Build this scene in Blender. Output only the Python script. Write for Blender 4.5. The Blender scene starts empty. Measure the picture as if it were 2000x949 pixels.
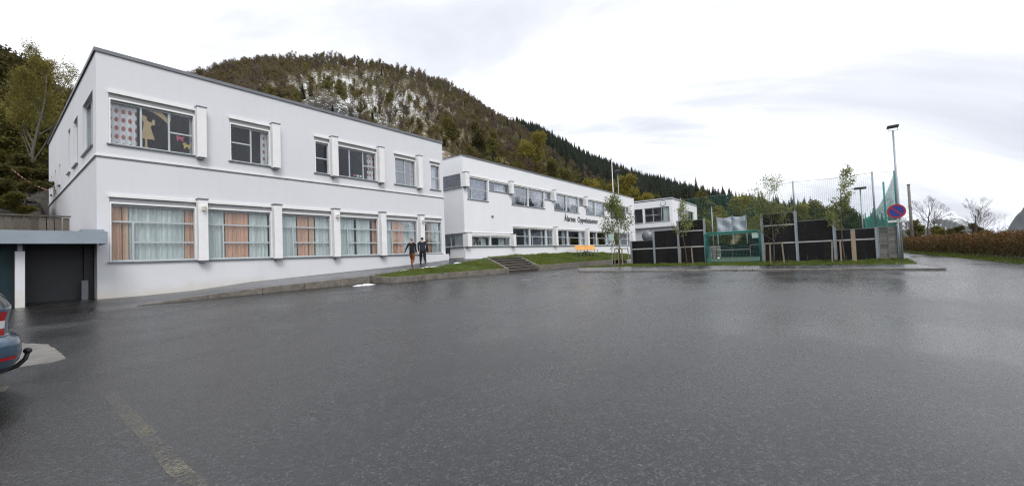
import bpy, bmesh, math, random
import numpy as np
from mathutils import Vector, Matrix

random.seed(7); rng = np.random.default_rng(7)
SC = bpy.context.scene
COL = SC.collection
PI = math.pi

# ------------------------------------------------------------------ camera
yaw, pit, rol = 0.64705, 0.032527, -0.040692
Fv = Vector((math.cos(pit)*math.cos(yaw), math.cos(pit)*math.sin(yaw), math.sin(pit)))
Rv = Vector((math.sin(yaw), -math.cos(yaw), 0)); Uv = Rv.cross(Fv)
R2 = Rv*math.cos(rol)+Uv*math.sin(rol); U2 = Uv*math.cos(rol)-Rv*math.sin(rol)
cam_d = bpy.data.cameras.new('camera'); cam = bpy.data.objects.new('camera', cam_d); COL.objects.link(cam)
m3 = Matrix((R2, U2, -Fv)).transposed()
cam.matrix_world = Matrix.Translation((0, 0, 1.6)) @ m3.to_4x4()
cam_d.sensor_width = 36; cam_d.lens = 782.1/2000*36; cam_d.clip_start = .05; cam_d.clip_end = 20000
SC.camera = cam

# ------------------------------------------------------------------ sky, sun, exposure
SUN_EL, SUN_AZ = math.radians(48), math.radians(-122)          # direction the light comes from (azimuth from +X)
W = bpy.data.worlds.new('World'); SC.world = W; W.use_nodes = True
nt = W.node_tree; nt.nodes.clear()
def wn(t, **k):
    n = nt.nodes.new(t)
    for a, b in k.items(): setattr(n, a, b)
    return n
sky = wn('ShaderNodeTexSky', sky_type='NISHITA', sun_disc=False, sun_elevation=SUN_EL, sun_rotation=PI/2-SUN_AZ, altitude=50, dust_density=2.0)
tc = wn('ShaderNodeTexCoord'); sep = wn('ShaderNodeSeparateXYZ'); nt.links.new(tc.outputs['Generated'], sep.inputs[0])
def wm(op, a, b=None, c=None):
    n = wn('ShaderNodeMath', operation=op)
    for i, v in enumerate((a, b, c)):
        if v is None: continue
        if isinstance(v, (int, float)): n.inputs[i].default_value = v
        else: nt.links.new(v, n.inputs[i])
    return n.outputs[0]
den = wm('ADD', wm('MAXIMUM', sep.outputs[2], 0.0), 0.40)
cmb = wn('ShaderNodeCombineXYZ')
nt.links.new(wm('DIVIDE', sep.outputs[0], den), cmb.inputs[0]); nt.links.new(wm('DIVIDE', sep.outputs[1], den), cmb.inputs[1])
mp = wn('ShaderNodeMapping', vector_type='TEXTURE'); mp.inputs['Scale'].default_value = (1.9, .62, 1); mp.inputs['Rotation'].default_value = (0, 0, 2.05); mp.inputs['Location'].default_value = (3.1, 1.7, 0)
nt.links.new(cmb.outputs[0], mp.inputs[0])
nz = wn('ShaderNodeTexNoise'); nz.inputs['Scale'].default_value = 1.1; nz.inputs['Detail'].default_value = 7; nz.inputs['Roughness'].default_value = .56; nz.inputs['Distortion'].default_value = .55
nt.links.new(mp.outputs[0], nz.inputs['Vector'])
cr = wn('ShaderNodeValToRGB'); nt.links.new(nz.outputs[0], cr.inputs[0])
e = cr.color_ramp.elements
e[0].position = .42; e[0].color = (10.5, 10.5, 10.6, 1); e[1].position = .70; e[1].color = (4.0, 4.2, 4.8, 1)
m_ = e.new(.57); m_.color = (6.2, 6.35, 6.8, 1)
mixs = wn('ShaderNodeMix', data_type='RGBA'); mixs.inputs[0].default_value = .93
nt.links.new(sky.outputs[0], mixs.inputs[6]); nt.links.new(cr.outputs[0], mixs.inputs[7])
bg = wn('ShaderNodeBackground'); bg.inputs[1].default_value = .112
nt.links.new(mixs.outputs[2], bg.inputs[0]); wo = wn('ShaderNodeOutputWorld'); nt.links.new(bg.outputs[0], wo.inputs[0])
W.cycles.sampling_method = 'MANUAL'; W.cycles.sample_map_resolution = 512

sun_d = bpy.data.lights.new('sun', 'SUN'); sun_d.energy = 1.3; sun_d.angle = math.radians(25); sun_d.color = (1, .97, .93)
sun = bpy.data.objects.new('sun', sun_d); COL.objects.link(sun)
sd = Vector((math.cos(SUN_EL)*math.cos(SUN_AZ), math.cos(SUN_EL)*math.sin(SUN_AZ), math.sin(SUN_EL)))
sun.rotation_euler = (-sd).to_track_quat('-Z', 'Y').to_euler()
SC.view_settings.view_transform = 'Standard'; SC.view_settings.look = 'None'; SC.view_settings.gamma = 1
SC.view_settings.exposure = 0.5; SC.view_settings.use_curve_mapping = False
SC.render.engine = 'CYCLES'
SC.cycles.use_denoising = True; SC.cycles.denoising_prefilter = 'NONE'; SC.cycles.filter_width = 1.2; SC.cycles.max_bounces = 6; SC.cycles.diffuse_bounces = 3; SC.cycles.glossy_bounces = 3
SC.cycles.transparent_max_bounces = 16; SC.cycles.transmission_bounces = 4; SC.cycles.volume_bounces = 0
SC.cycles.sample_clamp_indirect = 4; SC.cycles.caustics_reflective = False; SC.cycles.caustics_refractive = False

# ------------------------------------------------------------------ materials
class N:
    """small node helper"""
    def __init__(s, name):
        s.m = bpy.data.materials.new(name); s.m.use_nodes = True; s.t = s.m.node_tree
        s.p = s.t.nodes['Principled BSDF']; s.out = s.t.nodes['Material Output']
        s.tc = s.t.nodes.new('ShaderNodeTexCoord')
    def n(s, t, **k):
        n = s.t.nodes.new(t)
        for a, b in k.items(): setattr(n, a, b)
        return n
    def l(s, a, b): s.t.links.new(a, b)
    def vec(s, scale=(1, 1, 1), rot=(0, 0, 0), loc=(0, 0, 0), src='Object'):
        mpn = s.n('ShaderNodeMapping'); mpn.inputs['Scale'].default_value = scale; mpn.inputs['Rotation'].default_value = rot; mpn.inputs['Location'].default_value = loc
        s.l(s.tc.outputs[src], mpn.inputs[0]); return mpn.outputs[0]
    def noise(s, scale, detail=4, rough=.55, dist=0, vec=None):
        n = s.n('ShaderNodeTexNoise'); n.inputs['Scale'].default_value = scale; n.inputs['Detail'].default_value = detail
        n.inputs['Roughness'].default_value = rough; n.inputs['Distortion'].default_value = dist
        s.l(vec if vec is not None else s.tc.outputs['Object'], n.inputs['Vector']); return n.outputs[0]
    def math(s, op, a, b=None, clamp=False):
        n = s.n('ShaderNodeMath', operation=op, use_clamp=clamp)
        for i, v in enumerate((a, b)):
            if v is None: continue
            if isinstance(v, (int, float)): n.inputs[i].default_value = v
            else: s.l(v, n.inputs[i])
        return n.outputs[0]
    def ramp(s, fac, stops, interp='LINEAR'):
        n = s.n('ShaderNodeValToRGB'); n.color_ramp.interpolation = interp; el = n.color_ramp.elements
        for i, (p, c) in enumerate(stops):
            x = el[i] if i < 2 else el.new(p)
            x.position = p; x.color = tuple(c)+(1,) if isinstance(c, (tuple, list)) else (c, c, c, 1)
        s.l(fac, n.inputs[0]); return n.outputs[0]
    def mix(s, fac, a, b, blend='MIX'):
        n = s.n('ShaderNodeMix', data_type='RGBA', blend_type=blend)
        for i, v in ((0, fac), (6, a), (7, b)):
            if isinstance(v, (int, float)): n.inputs[i].default_value = v
            elif isinstance(v, (tuple, list)): n.inputs[i].default_value = tuple(v)+(1,)
            else: s.l(v, n.inputs[i])
        return n.outputs[2]
    def sepy(s):
        q = s.n('ShaderNodeSeparateXYZ'); s.l(s.tc.outputs['Object'], q.inputs[0]); return q.outputs[1]
    def bump(s, h, strength=.3, dist=.02):
        n = s.n('ShaderNodeBump'); n.inputs['Strength'].default_value = strength; n.inputs['Distance'].default_value = dist
        s.l(h, n.inputs['Height']); s.l(n.outputs[0], s.p.inputs['Normal']); return n
    def col(s, c):
        if isinstance(c, (tuple, list)): s.p.inputs['Base Color'].default_value = tuple(c)+(1,)
        else: s.l(c, s.p.inputs['Base Color'])
    def rough(s, r):
        if isinstance(r, (int, float)): s.p.inputs['Roughness'].default_value = r
        else: s.l(r, s.p.inputs['Roughness'])

def simple(name, c, rough=.6, var=.15, scale=3, metal=0, bump=0, bscale=40, spec=.5, objvar=0):
    s = N(name)
    lo = tuple(x*(1-var) for x in c); hi = tuple(min(1, x*(1+var)) for x in c)
    v = s.mix(s.ramp(s.noise(scale, 5, .6), [(.3, 0.), (.7, 1.)]), lo, hi)
    if objvar:
        oi = s.n('ShaderNodeObjectInfo'); h = s.n('ShaderNodeHueSaturation')
        s.l(s.math('ADD', s.math('MULTIPLY', oi.outputs['Random'], objvar*2), 1-objvar), h.inputs['Value']); s.l(v, h.inputs['Color']); v = h.outputs[0]
    s.col(v); s.rough(rough); s.p.inputs['Metallic'].default_value = metal; s.p.inputs['Specular IOR Level'].default_value = spec
    if bump: s.bump(s.noise(bscale, 4, .6), bump, .01)
    return s.m

M = {}
def mk_asphalt(name, base=.05, dark=.016, wet=True, grain=1.0, stain=False):
    s = N(name)
    def stones(sc):
        v = s.n('ShaderNodeTexVoronoi'); v.inputs['Scale'].default_value = sc; s.l(s.tc.outputs['Object'], v.inputs['Vector'])
        w = s.n('ShaderNodeSeparateColor'); s.l(v.outputs['Color'], w.inputs[0]); return w.outputs[0], v.outputs['Distance']
    a, ad = stones(78); b, bd = stones(40); c_ = s.noise(8, 9, .9)
    big = s.noise(.16, 4, .5, .2); mid = s.noise(.9, 5, .6, .5)
    streak = s.noise(1.0, 3, .5, .3, s.vec((.12, .45, 1), (0, 0, .9)))
    v = s.math('ADD', s.math('MULTIPLY', a, .42), s.math('ADD', s.math('MULTIPLY', b, .38), s.math('MULTIPLY', s.ramp(c_, [(.30, 0.), (.70, 1.)]), .36)))
    lo, hi = dark, base*2.3
    hi = hi*3.4; c0 = s.ramp(v, [(.32, (lo*.4, lo*.41, lo*.45)), (.92, (hi, hi*1.01, hi*1.06)), (.66, (base*.48, base*.49, base*.54))])
    wetm = s.math('ADD', s.math('MULTIPLY', big, .6), s.math('MULTIPLY', streak, .5))
    wf = s.ramp(wetm, [(.45, 0.), (.64, 1.)])
    c2 = s.mix(s.math('MULTIPLY', wf, .45), c0, (.012, .0122, .0125))
    c3 = s.mix(s.ramp(s.noise(.33, 4, .55, .4), [(.36, .0), (.66, .3)]), c2, (.013, .0133, .014))
    if stain:
        ve = s.n('ShaderNodeTexVoronoi', feature='DISTANCE_TO_EDGE'); ve.inputs['Scale'].default_value = .17
        wv = s.n('ShaderNodeVectorMath', operation='ADD'); s.l(s.tc.outputs['Object'], wv.inputs[0]); nn = s.n('ShaderNodeTexNoise'); nn.inputs['Scale'].default_value = .9; nn.inputs['Detail'].default_value = 6; s.l(s.tc.outputs['Object'], nn.inputs['Vector']); s.l(nn.outputs['Color'], wv.inputs[1]); s.l(wv.outputs[0], ve.inputs['Vector'])
        ck_ = s.math('MULTIPLY', s.ramp(ve.outputs['Distance'], [(.0015, 1.), (.0032, 0.)]), s.ramp(s.noise(.21, 2, .5), [(.56, 0.), (.62, .9)]))
        c3 = s.mix(ck_, c3, (.006, .006, .006))
        def g1(v, c, w): q = s.math('DIVIDE', s.math('SUBTRACT', v, c), w); return s.math('MULTIPLY', q, q)
        q = s.n('ShaderNodeSeparateXYZ'); s.l(s.tc.outputs['Object'], q.inputs[0])
        d = s.math('ADD', g1(q.outputs[0], .25, .34), g1(q.outputs[1], 5.4, 2.4))
        sm = s.ramp(s.math('ADD', d, s.math('MULTIPLY', s.noise(2.2, 5, .65, .6), 1.6)), [(1.0, .85), (2.1, 0.)])
        d2 = s.math('ADD', g1(q.outputs[0], 2.2, 3.0), g1(q.outputs[1], 18.6, 1.0))
        sm2 = s.ramp(s.math('ADD', d2, s.math('MULTIPLY', s.noise(1.0, 5, .65, .8), 1.5)), [(.9, .6), (1.7, 0.)])
        c3 = s.mix(s.math('MAXIMUM', sm, sm2), c3, (.011, .0105, .0085))
    s.col(c3)
    r = s.math('SUBTRACT', s.math('ADD', .28, s.math('MULTIPLY', s.ramp(mid, [(.3, 0.), (.7, 1.)]), .06)), s.math('MULTIPLY', wf, .12))
    s.rough(r); s.p.inputs['Specular IOR Level'].default_value = .68; s.p.inputs['Specular Tint'].default_value = (.92, .96, 1.08, 1)
    hgt = s.math('ADD', s.math('ADD', s.math('MULTIPLY', c_, 1.2), s.math('MULTIPLY', ad, -.9)), s.math('ADD', s.math('MULTIPLY', bd, -.7), s.math('MULTIPLY', a, .5)))
    bb = s.bump(hgt, .5, .005)
    s.l(s.math('SUBTRACT', .75*grain, s.math('MULTIPLY', wf, .5*grain)), bb.inputs['Strength'])
    return s
def stain_asphalt():
    s = mk_asphalt('wet_asphalt', .058, .012, stain=True)
    return s.m
M['asphalt'] = stain_asphalt()
M['path'] = mk_asphalt('path_asphalt', .034, .012).m
M['sidewalk'] = mk_asphalt('pale_asphalt', .085, .05).m

def mk_plaster(name, c, lines=False):
    s = N(name)
    big = s.noise(.35, 5, .6); fine = s.noise(26, 3, .6)
    streaks = s.noise(1.0, 4, .6, 0, s.vec((3.4, 3.4, .16)))
    c1 = s.mix(s.ramp(big, [(.3, 0.), (.7, 1.)]), tuple(x*.95 for x in c), c)
    c2 = s.mix(s.math('MULTIPLY', s.ramp(streaks, [(.50, 0.), (.8, 1.)]), .2), c1, (c[0]*.80, c[1]*.80, c[2]*.78))
    g = s.n('ShaderNodeNewGeometry'); sx = s.n('ShaderNodeSeparateXYZ'); s.l(g.outputs['Position'], sx.inputs[0])
    low = s.math('MULTIPLY', s.ramp(sx.outputs[2], [(.0, 1.), (1., 0.)]), 1.0)
    low = s.ramp(s.math('SUBTRACT', s.math('ADD', s.math('MULTIPLY', sx.outputs[2], -1.0), 1.75), s.math('MULTIPLY', s.noise(1.4, 5, .7), 1.1)), [(.05, 0.), (.7, 1.)])
    c3 = s.mix(s.math('MULTIPLY', low, .7), c2, (.56, .51, .39))
    h = s.math('MULTIPLY', fine, 1.0)
    if lines:
        bt = s.n('ShaderNodeTexWave', wave_type='BANDS', bands_direction='Z'); bt.inputs['Scale'].default_value = 1.55; bt.inputs['Distortion'].default_value = .25; bt.inputs['Detail'].default_value = 1
        s.l(s.tc.outputs['Object'], bt.inputs['Vector'])
        ln = s.ramp(bt.outputs[0], [(.0, 1.), (.10, 0.)])
        c3 = s.mix(s.math('MULTIPLY', ln, .10), c3, (.55, .55, .58)); h = s.math('SUBTRACT', h, s.math('MULTIPLY', ln, .5))
    s.col(c3); s.rough(.85); s.p.inputs['Specular IOR Level'].default_value = .25
    s.bump(h, .22, .012)
    return s.m
M['plaster'] = mk_plaster('white_plaster', (.70, .71, .745))
M['plaster2'] = mk_plaster('white_coursed_wall', (.81, .82, .85), True)
M['pil'] = simple('white_pilaster_paint', (.80, .80, .81), .7, .05, 2, bump=.1)
M['frame'] = simple('pale_grey_frame', (.44, .49, .51), .45, .06)
M['white_metal'] = simple('white_painted_metal', (.80, .80, .80), .4, .05)
M['blind'] = simple('grey_blind_fabric', (.30, .31, .32), .7, .08, 8)
M['flash'] = simple('grey_metal_flashing', (.17, .18, .20), .4, .15, 2, metal=.3)
M['darkmetal'] = simple('dark_metal', (.03, .03, .033), .45, .2)
M['canopy'] = simple('blue_grey_sheet_metal', (.27, .32, .37), .42, .1, 1.2, metal=.15, bump=.04, bscale=3)
M['galv'] = simple('galvanised_steel', (.30, .34, .37), .45, .15, 6, metal=.45)
M['concrete'] = simple('weathered_concrete', (.155, .14, .12), .85, .4, 3.5, bump=.35, bscale=30)
M['stepstone'] = simple('shaded_riser_concrete', (.045, .038, .03), .8, .4, 5, bump=.35, bscale=30)  # dark brown steps; weak shade under the treads is deepened in the riser colour
M['slab'] = simple('pale_concrete_slab', (.15, .145, .132), .7, .35, 3.5, bump=.3, bscale=45)
M['interior'] = simple('room_wall', (.16, .15, .16), .9, .1)
M['floor_in'] = simple('room_floor', (.12, .10, .09), .7, .1)
M['garage'] = simple('dark_grey_garage_door', (.035, .036, .042), .6, .1)
M['teal_wall'] = simple('dark_teal_boards', (.02, .06, .075), .6, .2)
M['board'] = simple('black_rubber_board', (.010, .009, .0098), .62, .45, 3, bump=.3, bscale=18, spec=.22, objvar=.35)
M['rail'] = simple('weathered_white_rail', (.42, .41, .40), .6, .2, 5)
M['oldwood'] = simple('weathered_grey_wood', (.11, .095, .078), .85, .35, 6, bump=.3, bscale=20, objvar=.35)
M['stake'] = simple('pale_timber', (.25, .205, .145), .75, .25, 6, bump=.2, objvar=.15)
M['goal'] = simple('teal_painted_steel', (.02, .20, .17), .4, .15)
M['net'] = simple('green_net_cord', (.06, .27, .23), .7, .15)
M['turf'] = simple('artificial_turf', (.012, .042, .018), .85, .25, 6, bump=.3)
M['orange_bench'] = simple('orange_bench_paint', (.75, .36, .06), .5, .12, 4)
M['letter'] = simple('black_letters', (.012, .012, .013), .45, .1)
M['snow'] = simple('old_snow', (.78, .80, .82), .6, .08, 9, bump=.4, bscale=25)
M['bark'] = simple('grey_brown_bark', (.075, .062, .05), .9, .35, 9, bump=.5, bscale=22)
M['bark_pale'] = simple('pale_birch_bark', (.10, .09, .072), .85, .45, 5, bump=.3, bscale=20)
M['twig'] = simple('brown_twigs', (.085, .065, .05), .9, .3, 4)
M['rock'] = simple('grey_rock', (.06, .06, .052), .85, .7, 1.6, bump=.9, bscale=4)
M['soil'] = simple('dark_soil', (.045, .036, .026), .95, .35, 4, bump=.4, bscale=12)
M['gravel_grass'] = simple('rough_ground', (.07, .075, .035), .95, .4, 1.5, bump=.4, bscale=10)
M['tape_red'] = simple('red_tape', (.55, .04, .03), .5, .05); M['tape_white'] = simple('white_tape', (.8, .8, .8), .5, .05)
M['log'] = simple('cut_log_end', (.48, .27, .11), .8, .3, 12, objvar=.25)
M['banner'] = simple('silver_tarpaulin', (.36, .39, .44), .45, .15, 2.5, bump=.5, bscale=3)
M['palesign'] = simple('pale_green_board', (.45, .60, .55), .5, .08)
M['red_plastic'] = simple('red_plastic', (.5, .03, .03), .4, .1)
M['slat'] = simple('weathered_slat', (.20, .19, .175), .85, .3, 5, objvar=.3)
M['sign_blue'] = simple('sign_blue', (.012, .03, .24), .35, .04); M['sign_red'] = simple('sign_red', (.36, .012, .02), .35, .04); M['sign_white'] = simple('sign_white', (.62, .62, .60), .4, .06)
M['lampglass'] = simple('lamp_glass', (.55, .52, .42), .3, .05)
M['car_paint'] = simple('blue_grey_car_paint', (.045, .095, .155), .28, .04, 2, metal=.35); M['car_paint'].node_tree.nodes['Principled BSDF'].inputs['Coat Weight'].default_value = .8
M['tyre'] = simple('tyre_rubber', (.015, .015, .015), .8, .1); M['rim'] = simple('alloy_rim', (.45, .45, .47), .3, .05, metal=.8)
M['car_plastic'] = simple('black_plastic', (.012, .012, .013), .5, .1)
M['red_lens'] = simple('red_lens', (.40, .008, .010), .15, .04); M['clear_lens'] = simple('clear_lens', (.70, .70, .72), .15, .04)
M['car_glass'] = simple('dark_car_glass', (.02, .025, .03), .08, .02)
M['skin'] = simple('skin', (.48, .29, .22), .55, .05); M['hair_grey'] = simple('short_grey_hair', (.25, .20, .16), .8, .2, 30); M['hair_dark'] = simple('short_dark_hair', (.03, .02, .015), .8, .2, 30)
M['sweater'] = simple('black_sweater', (.010, .010, .013), .9, .2, 20); M['navy'] = simple('navy_jacket', (.012, .014, .024), .8, .2, 15)
M['rust'] = simple('rust_orange_trousers', (.20, .068, .02), .85, .2, 12); M['blackcloth'] = simple('black_trousers', (.009, .009, .011), .85, .2, 12)
M['shoe_white'] = simple('white_shoes', (.75, .75, .75), .5, .05); M['shoe_brown'] = simple('brown_shoes', (.10, .04, .03), .6, .1)
M['paper_tan'] = simple('tan_paper', (.55, .42, .22), .8, .05); M['paper_white'] = simple('white_paper', (.75, .80, .88), .8, .05)
M['paper_pink'] = simple('pink_paper', (.55, .08, .16), .8, .05); M['paper_yellow'] = simple('yellow_paper', (.60, .48, .14), .8, .05)

def mk_glass(name, tint=(.95, .96, .965)):
    s = N(name); s.t.nodes.remove(s.p)
    tr = s.n('ShaderNodeBsdfTransparent'); tr.inputs[0].default_value = tint+(1,)
    gl = s.n('ShaderNodeBsdfGlossy'); gl.inputs['Roughness'].default_value = .03; gl.inputs[0].default_value = (.92, .94, 1, 1)
    fr = s.n('ShaderNodeFresnel'); fr.inputs[0].default_value = 1.62
    bp = s.n('ShaderNodeBump'); bp.inputs['Strength'].default_value = .06; bp.inputs['Distance'].default_value = .05
    s.l(s.noise(1.3, 2, .5), bp.inputs['Height']); s.l(bp.outputs[0], gl.inputs['Normal'])
    mx = s.n('ShaderNodeMixShader'); s.l(s.math('MULTIPLY', fr.outputs[0], .45, True), mx.inputs[0]); s.l(tr.outputs[0], mx.inputs[1]); s.l(gl.outputs[0], mx.inputs[2])
    s.l(mx.outputs[0], s.out.inputs[0]); return s.m
M['glass'] = mk_glass('window_glass')

def mk_curtain(name, c, dots=None):
    s = N(name)
    st = s.noise(1.0, 3, .6, 0, s.vec((9, 9, .35)))
    v = s.mix(s.ramp(st, [(.3, 0.), (.7, 1.)]), tuple(x*.72 for x in c), tuple(min(1, x*1.18) for x in c))
    if dots:
        vv = s.vec((5.2, .001, 3.0)); w = s.n('ShaderNodeTexVoronoi', feature='F1', distance='EUCLIDEAN'); w.inputs['Scale'].default_value = 1; w.inputs['Randomness'].default_value = .0
        s.l(vv, w.inputs['Vector']); d = s.ramp(w.outputs['Distance'], [(.27, 1.), (.31, 0.)])
        dc = s.mix(s.noise(1.7, 1, .5), dots[0], dots[1]); v = s.mix(d, v, dc)
    s.col(v); s.rough(.9); s.p.inputs['Specular IOR Level'].default_value = .1
    return s.m
M['c_teal'] = mk_curtain('sheer_teal_curtain', (.72, .81, .795)); M['c_orange'] = mk_curtain('orange_curtain', (.77, .47, .33)); M['c_peach'] = mk_curtain('peach_curtain', (.80, .58, .42))
M['c_dots'] = mk_curtain('dotted_curtain', (.80, .82, .88), ((.45, .10, .10), (.40, .22, .16))); M['c_white'] = mk_curtain('white_sheer_curtain', (.70, .73, .78)); M['c_grey'] = mk_curtain('grey_curtain', (.30, .31, .35))

def mk_leaf(name, cols, transl=.35, rough=.6, objr=True):
    s = N(name)
    oi = s.n('ShaderNodeObjectInfo'); at = s.n('ShaderNodeAttribute', attribute_name='tint')
    f = s.math('FRACT', s.math('ADD', s.math('MULTIPLY', oi.outputs['Random'], .55), s.math('MULTIPLY', at.outputs['Fac'], .45))) if objr else s.math('MULTIPLY', at.outputs['Fac'], .99)
    k = len(cols)-1
    c = s.ramp(f, [(i/k, cols[i]) for i in ([0, k]+list(range(1, k)))])
    s.col(c); s.rough(rough); s.p.inputs['Specular IOR Level'].default_value = .2
    tl = s.n('ShaderNodeBsdfTranslucent'); s.l(c, tl.inputs[0])
    mx = s.n('ShaderNodeMixShader'); mx.inputs[0].default_value = transl; s.l(s.p.outputs[0], mx.inputs[1]); s.l(tl.outputs[0], mx.inputs[2]); s.l(mx.outputs[0], s.out.inputs[0])
    return s.m
M['leaf_olive'] = mk_leaf('olive_spring_leaves', [(.10, .095, .024), (.15, .135, .03), (.12, .11, .026), (.17, .15, .03)])
M['leaf_yellow'] = mk_leaf('yellow_green_leaves', [(.19, .175, .028), (.26, .22, .035), (.16, .155, .03)])
M['leaf_dark'] = mk_leaf('dark_olive_leaves', [(.05, .05, .016), (.09, .078, .02), (.07, .064, .018)])
M['leaf_far'] = mk_leaf('budding_brown_leaves', [(.13, .095, .042), (.18, .135, .05), (.15, .13, .045), (.14, .10, .055), (.11, .085, .042)])
M['leaf_mauve'] = mk_leaf('grey_brown_buds', [(.12, .095, .075), (.15, .115, .085), (.10, .085, .06)])
M['leaf_fargreen'] = mk_leaf('new_green_buds', [(.13, .13, .03), (.17, .155, .035), (.11, .115, .03)])
M['leaf_young'] = mk_leaf('fresh_green_leaves', [(.16, .20, .05), (.28, .31, .12), (.14, .17, .045), (.42, .43, .27)], .5)
M['leaf_birch'] = mk_leaf('birch_leaves', [(.15, .14, .03), (.22, .19, .045), (.17, .14, .035)])
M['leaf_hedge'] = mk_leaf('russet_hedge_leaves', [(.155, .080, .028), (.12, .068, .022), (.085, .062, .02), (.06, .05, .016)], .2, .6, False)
M['spruce'] = mk_leaf('spruce_needles', [(.009, .015, .007), (.017, .025, .010), (.012, .019, .009)], .1)
M['grass'] = mk_leaf('lawn_grass_blades', [(.075, .115, .018), (.115, .16, .026), (.15, .165, .04), (.085, .12, .02)], .25, .6, False)
M['lawn'] = simple('lawn_turf', (.055, .085, .018), .95, .45, 2.5, bump=.4, bscale=14)

def mk_hill():
    s = N('mountainside')
    g = s.n('ShaderNodeNewGeometry'); sx = s.n('ShaderNodeSeparateXYZ'); s.l(g.outputs['Position'], sx.inputs[0])
    at = s.n('ShaderNodeAttribute', attribute_name='snow'); rk = s.n('ShaderNodeAttribute', attribute_name='cliff')
    n1 = s.noise(.045, 6, .65); n2 = s.noise(.22, 5, .7, .4); n3 = s.noise(.75, 4, .7, .8, s.vec((.7, .7, 1.9)))
    c = s.mix(s.ramp(n1, [(.35, 0.), (.65, 1.)]), (.10, .078, .042), (.15, .12, .055))
    c = s.mix(s.ramp(n2, [(.5, 0.), (.75, .7)]), c, (.040, .045, .018))
    rockc = s.mix(s.ramp(n2, [(.3, 0.), (.7, 1.)]), (.016, .016, .015), (.055, .053, .05))
    c = s.mix(s.math('MULTIPLY', rk.outputs['Fac'], 1.0, True), c, rockc)
    sn = s.ramp(s.math('ADD', s.math('MULTIPLY', n3, 1.0), s.math('MULTIPLY', at.outputs['Fac'], .23)), [(.675, 0.), (.73, 1.)])
    c = s.mix(sn, c, (.70, .72, .74))
    s.col(c); s.rough(.9); s.bump(s.noise(.8, 5, .7), .6, .4)
    return s.m
M['hill'] = mk_hill()
def mk_snowmt(name, snow_z, rock, snowc=(.75, .78, .83), sc=.012):
    s = N(name)
    g = s.n('ShaderNodeNewGeometry'); sx = s.n('ShaderNodeSeparateXYZ'); s.l(g.outputs['Position'], sx.inputs[0])
    n = s.noise(sc, 6, .7, .5)
    f = s.ramp(s.math('ADD', s.math('MULTIPLY', s.math('SUBTRACT', sx.outputs[2], snow_z), .008), s.math('MULTIPLY', s.math('SUBTRACT', n, .5), 3.2)), [(.0, 0.), (.25, 1.)])
    s.col(s.mix(f, rock, snowc)); s.rough(.9); return s.m

# ------------------------------------------------------------------ mesh helpers
def mesh_np(name, V, Fq, mat=None, smooth=False, tint=None, attrs=None):
    """V (n,3); Fq list of index arrays (k,3)/(k,4)"""
    me = bpy.data.meshes.new(name)
    if not isinstance(Fq, list): Fq = [Fq]
    Fq = [np.asarray(f, np.int64) for f in Fq if len(f)]
    V = np.asarray(V, np.float64)
    me.vertices.add(len(V)); me.vertices.foreach_set('co', V.ravel())
    nl = sum(f.size for f in Fq); nf = sum(len(f) for f in Fq)
    if nf:
        me.loops.add(nl); me.polygons.add(nf)
        me.loops.foreach_set('vertex_index', np.concatenate([f.ravel() for f in Fq]))
        tot = np.concatenate([np.full(len(f), f.shape[1]) for f in Fq]); st = np.concatenate([[0], np.cumsum(tot)[:-1]])
        me.polygons.foreach_set('loop_start', st); me.polygons.foreach_set('loop_total', tot)
        if smooth: me.polygons.foreach_set('use_smooth', np.ones(nf, bool))
    me.update(calc_edges=True)
    for k, v in (attrs or {}).items():
        a = me.attributes.new(k, 'FLOAT', 'POINT'); a.data.foreach_set('value', np.asarray(v, np.float32))
    if tint is not None:
        a = me.attributes.new('tint', 'FLOAT', 'POINT'); a.data.foreach_set('value', np.asarray(tint, np.float32))
    if mat is not None: me.materials.append(mat)
    return me

def link(name, me, parent=None, loc=(0, 0, 0), rot=(0, 0, 0), scale=(1, 1, 1)):
    o = bpy.data.objects.new(name, me); COL.objects.link(o); o.location = loc; o.rotation_euler = rot; o.scale = scale
    if parent is not None: o.parent = parent
    return o

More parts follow.
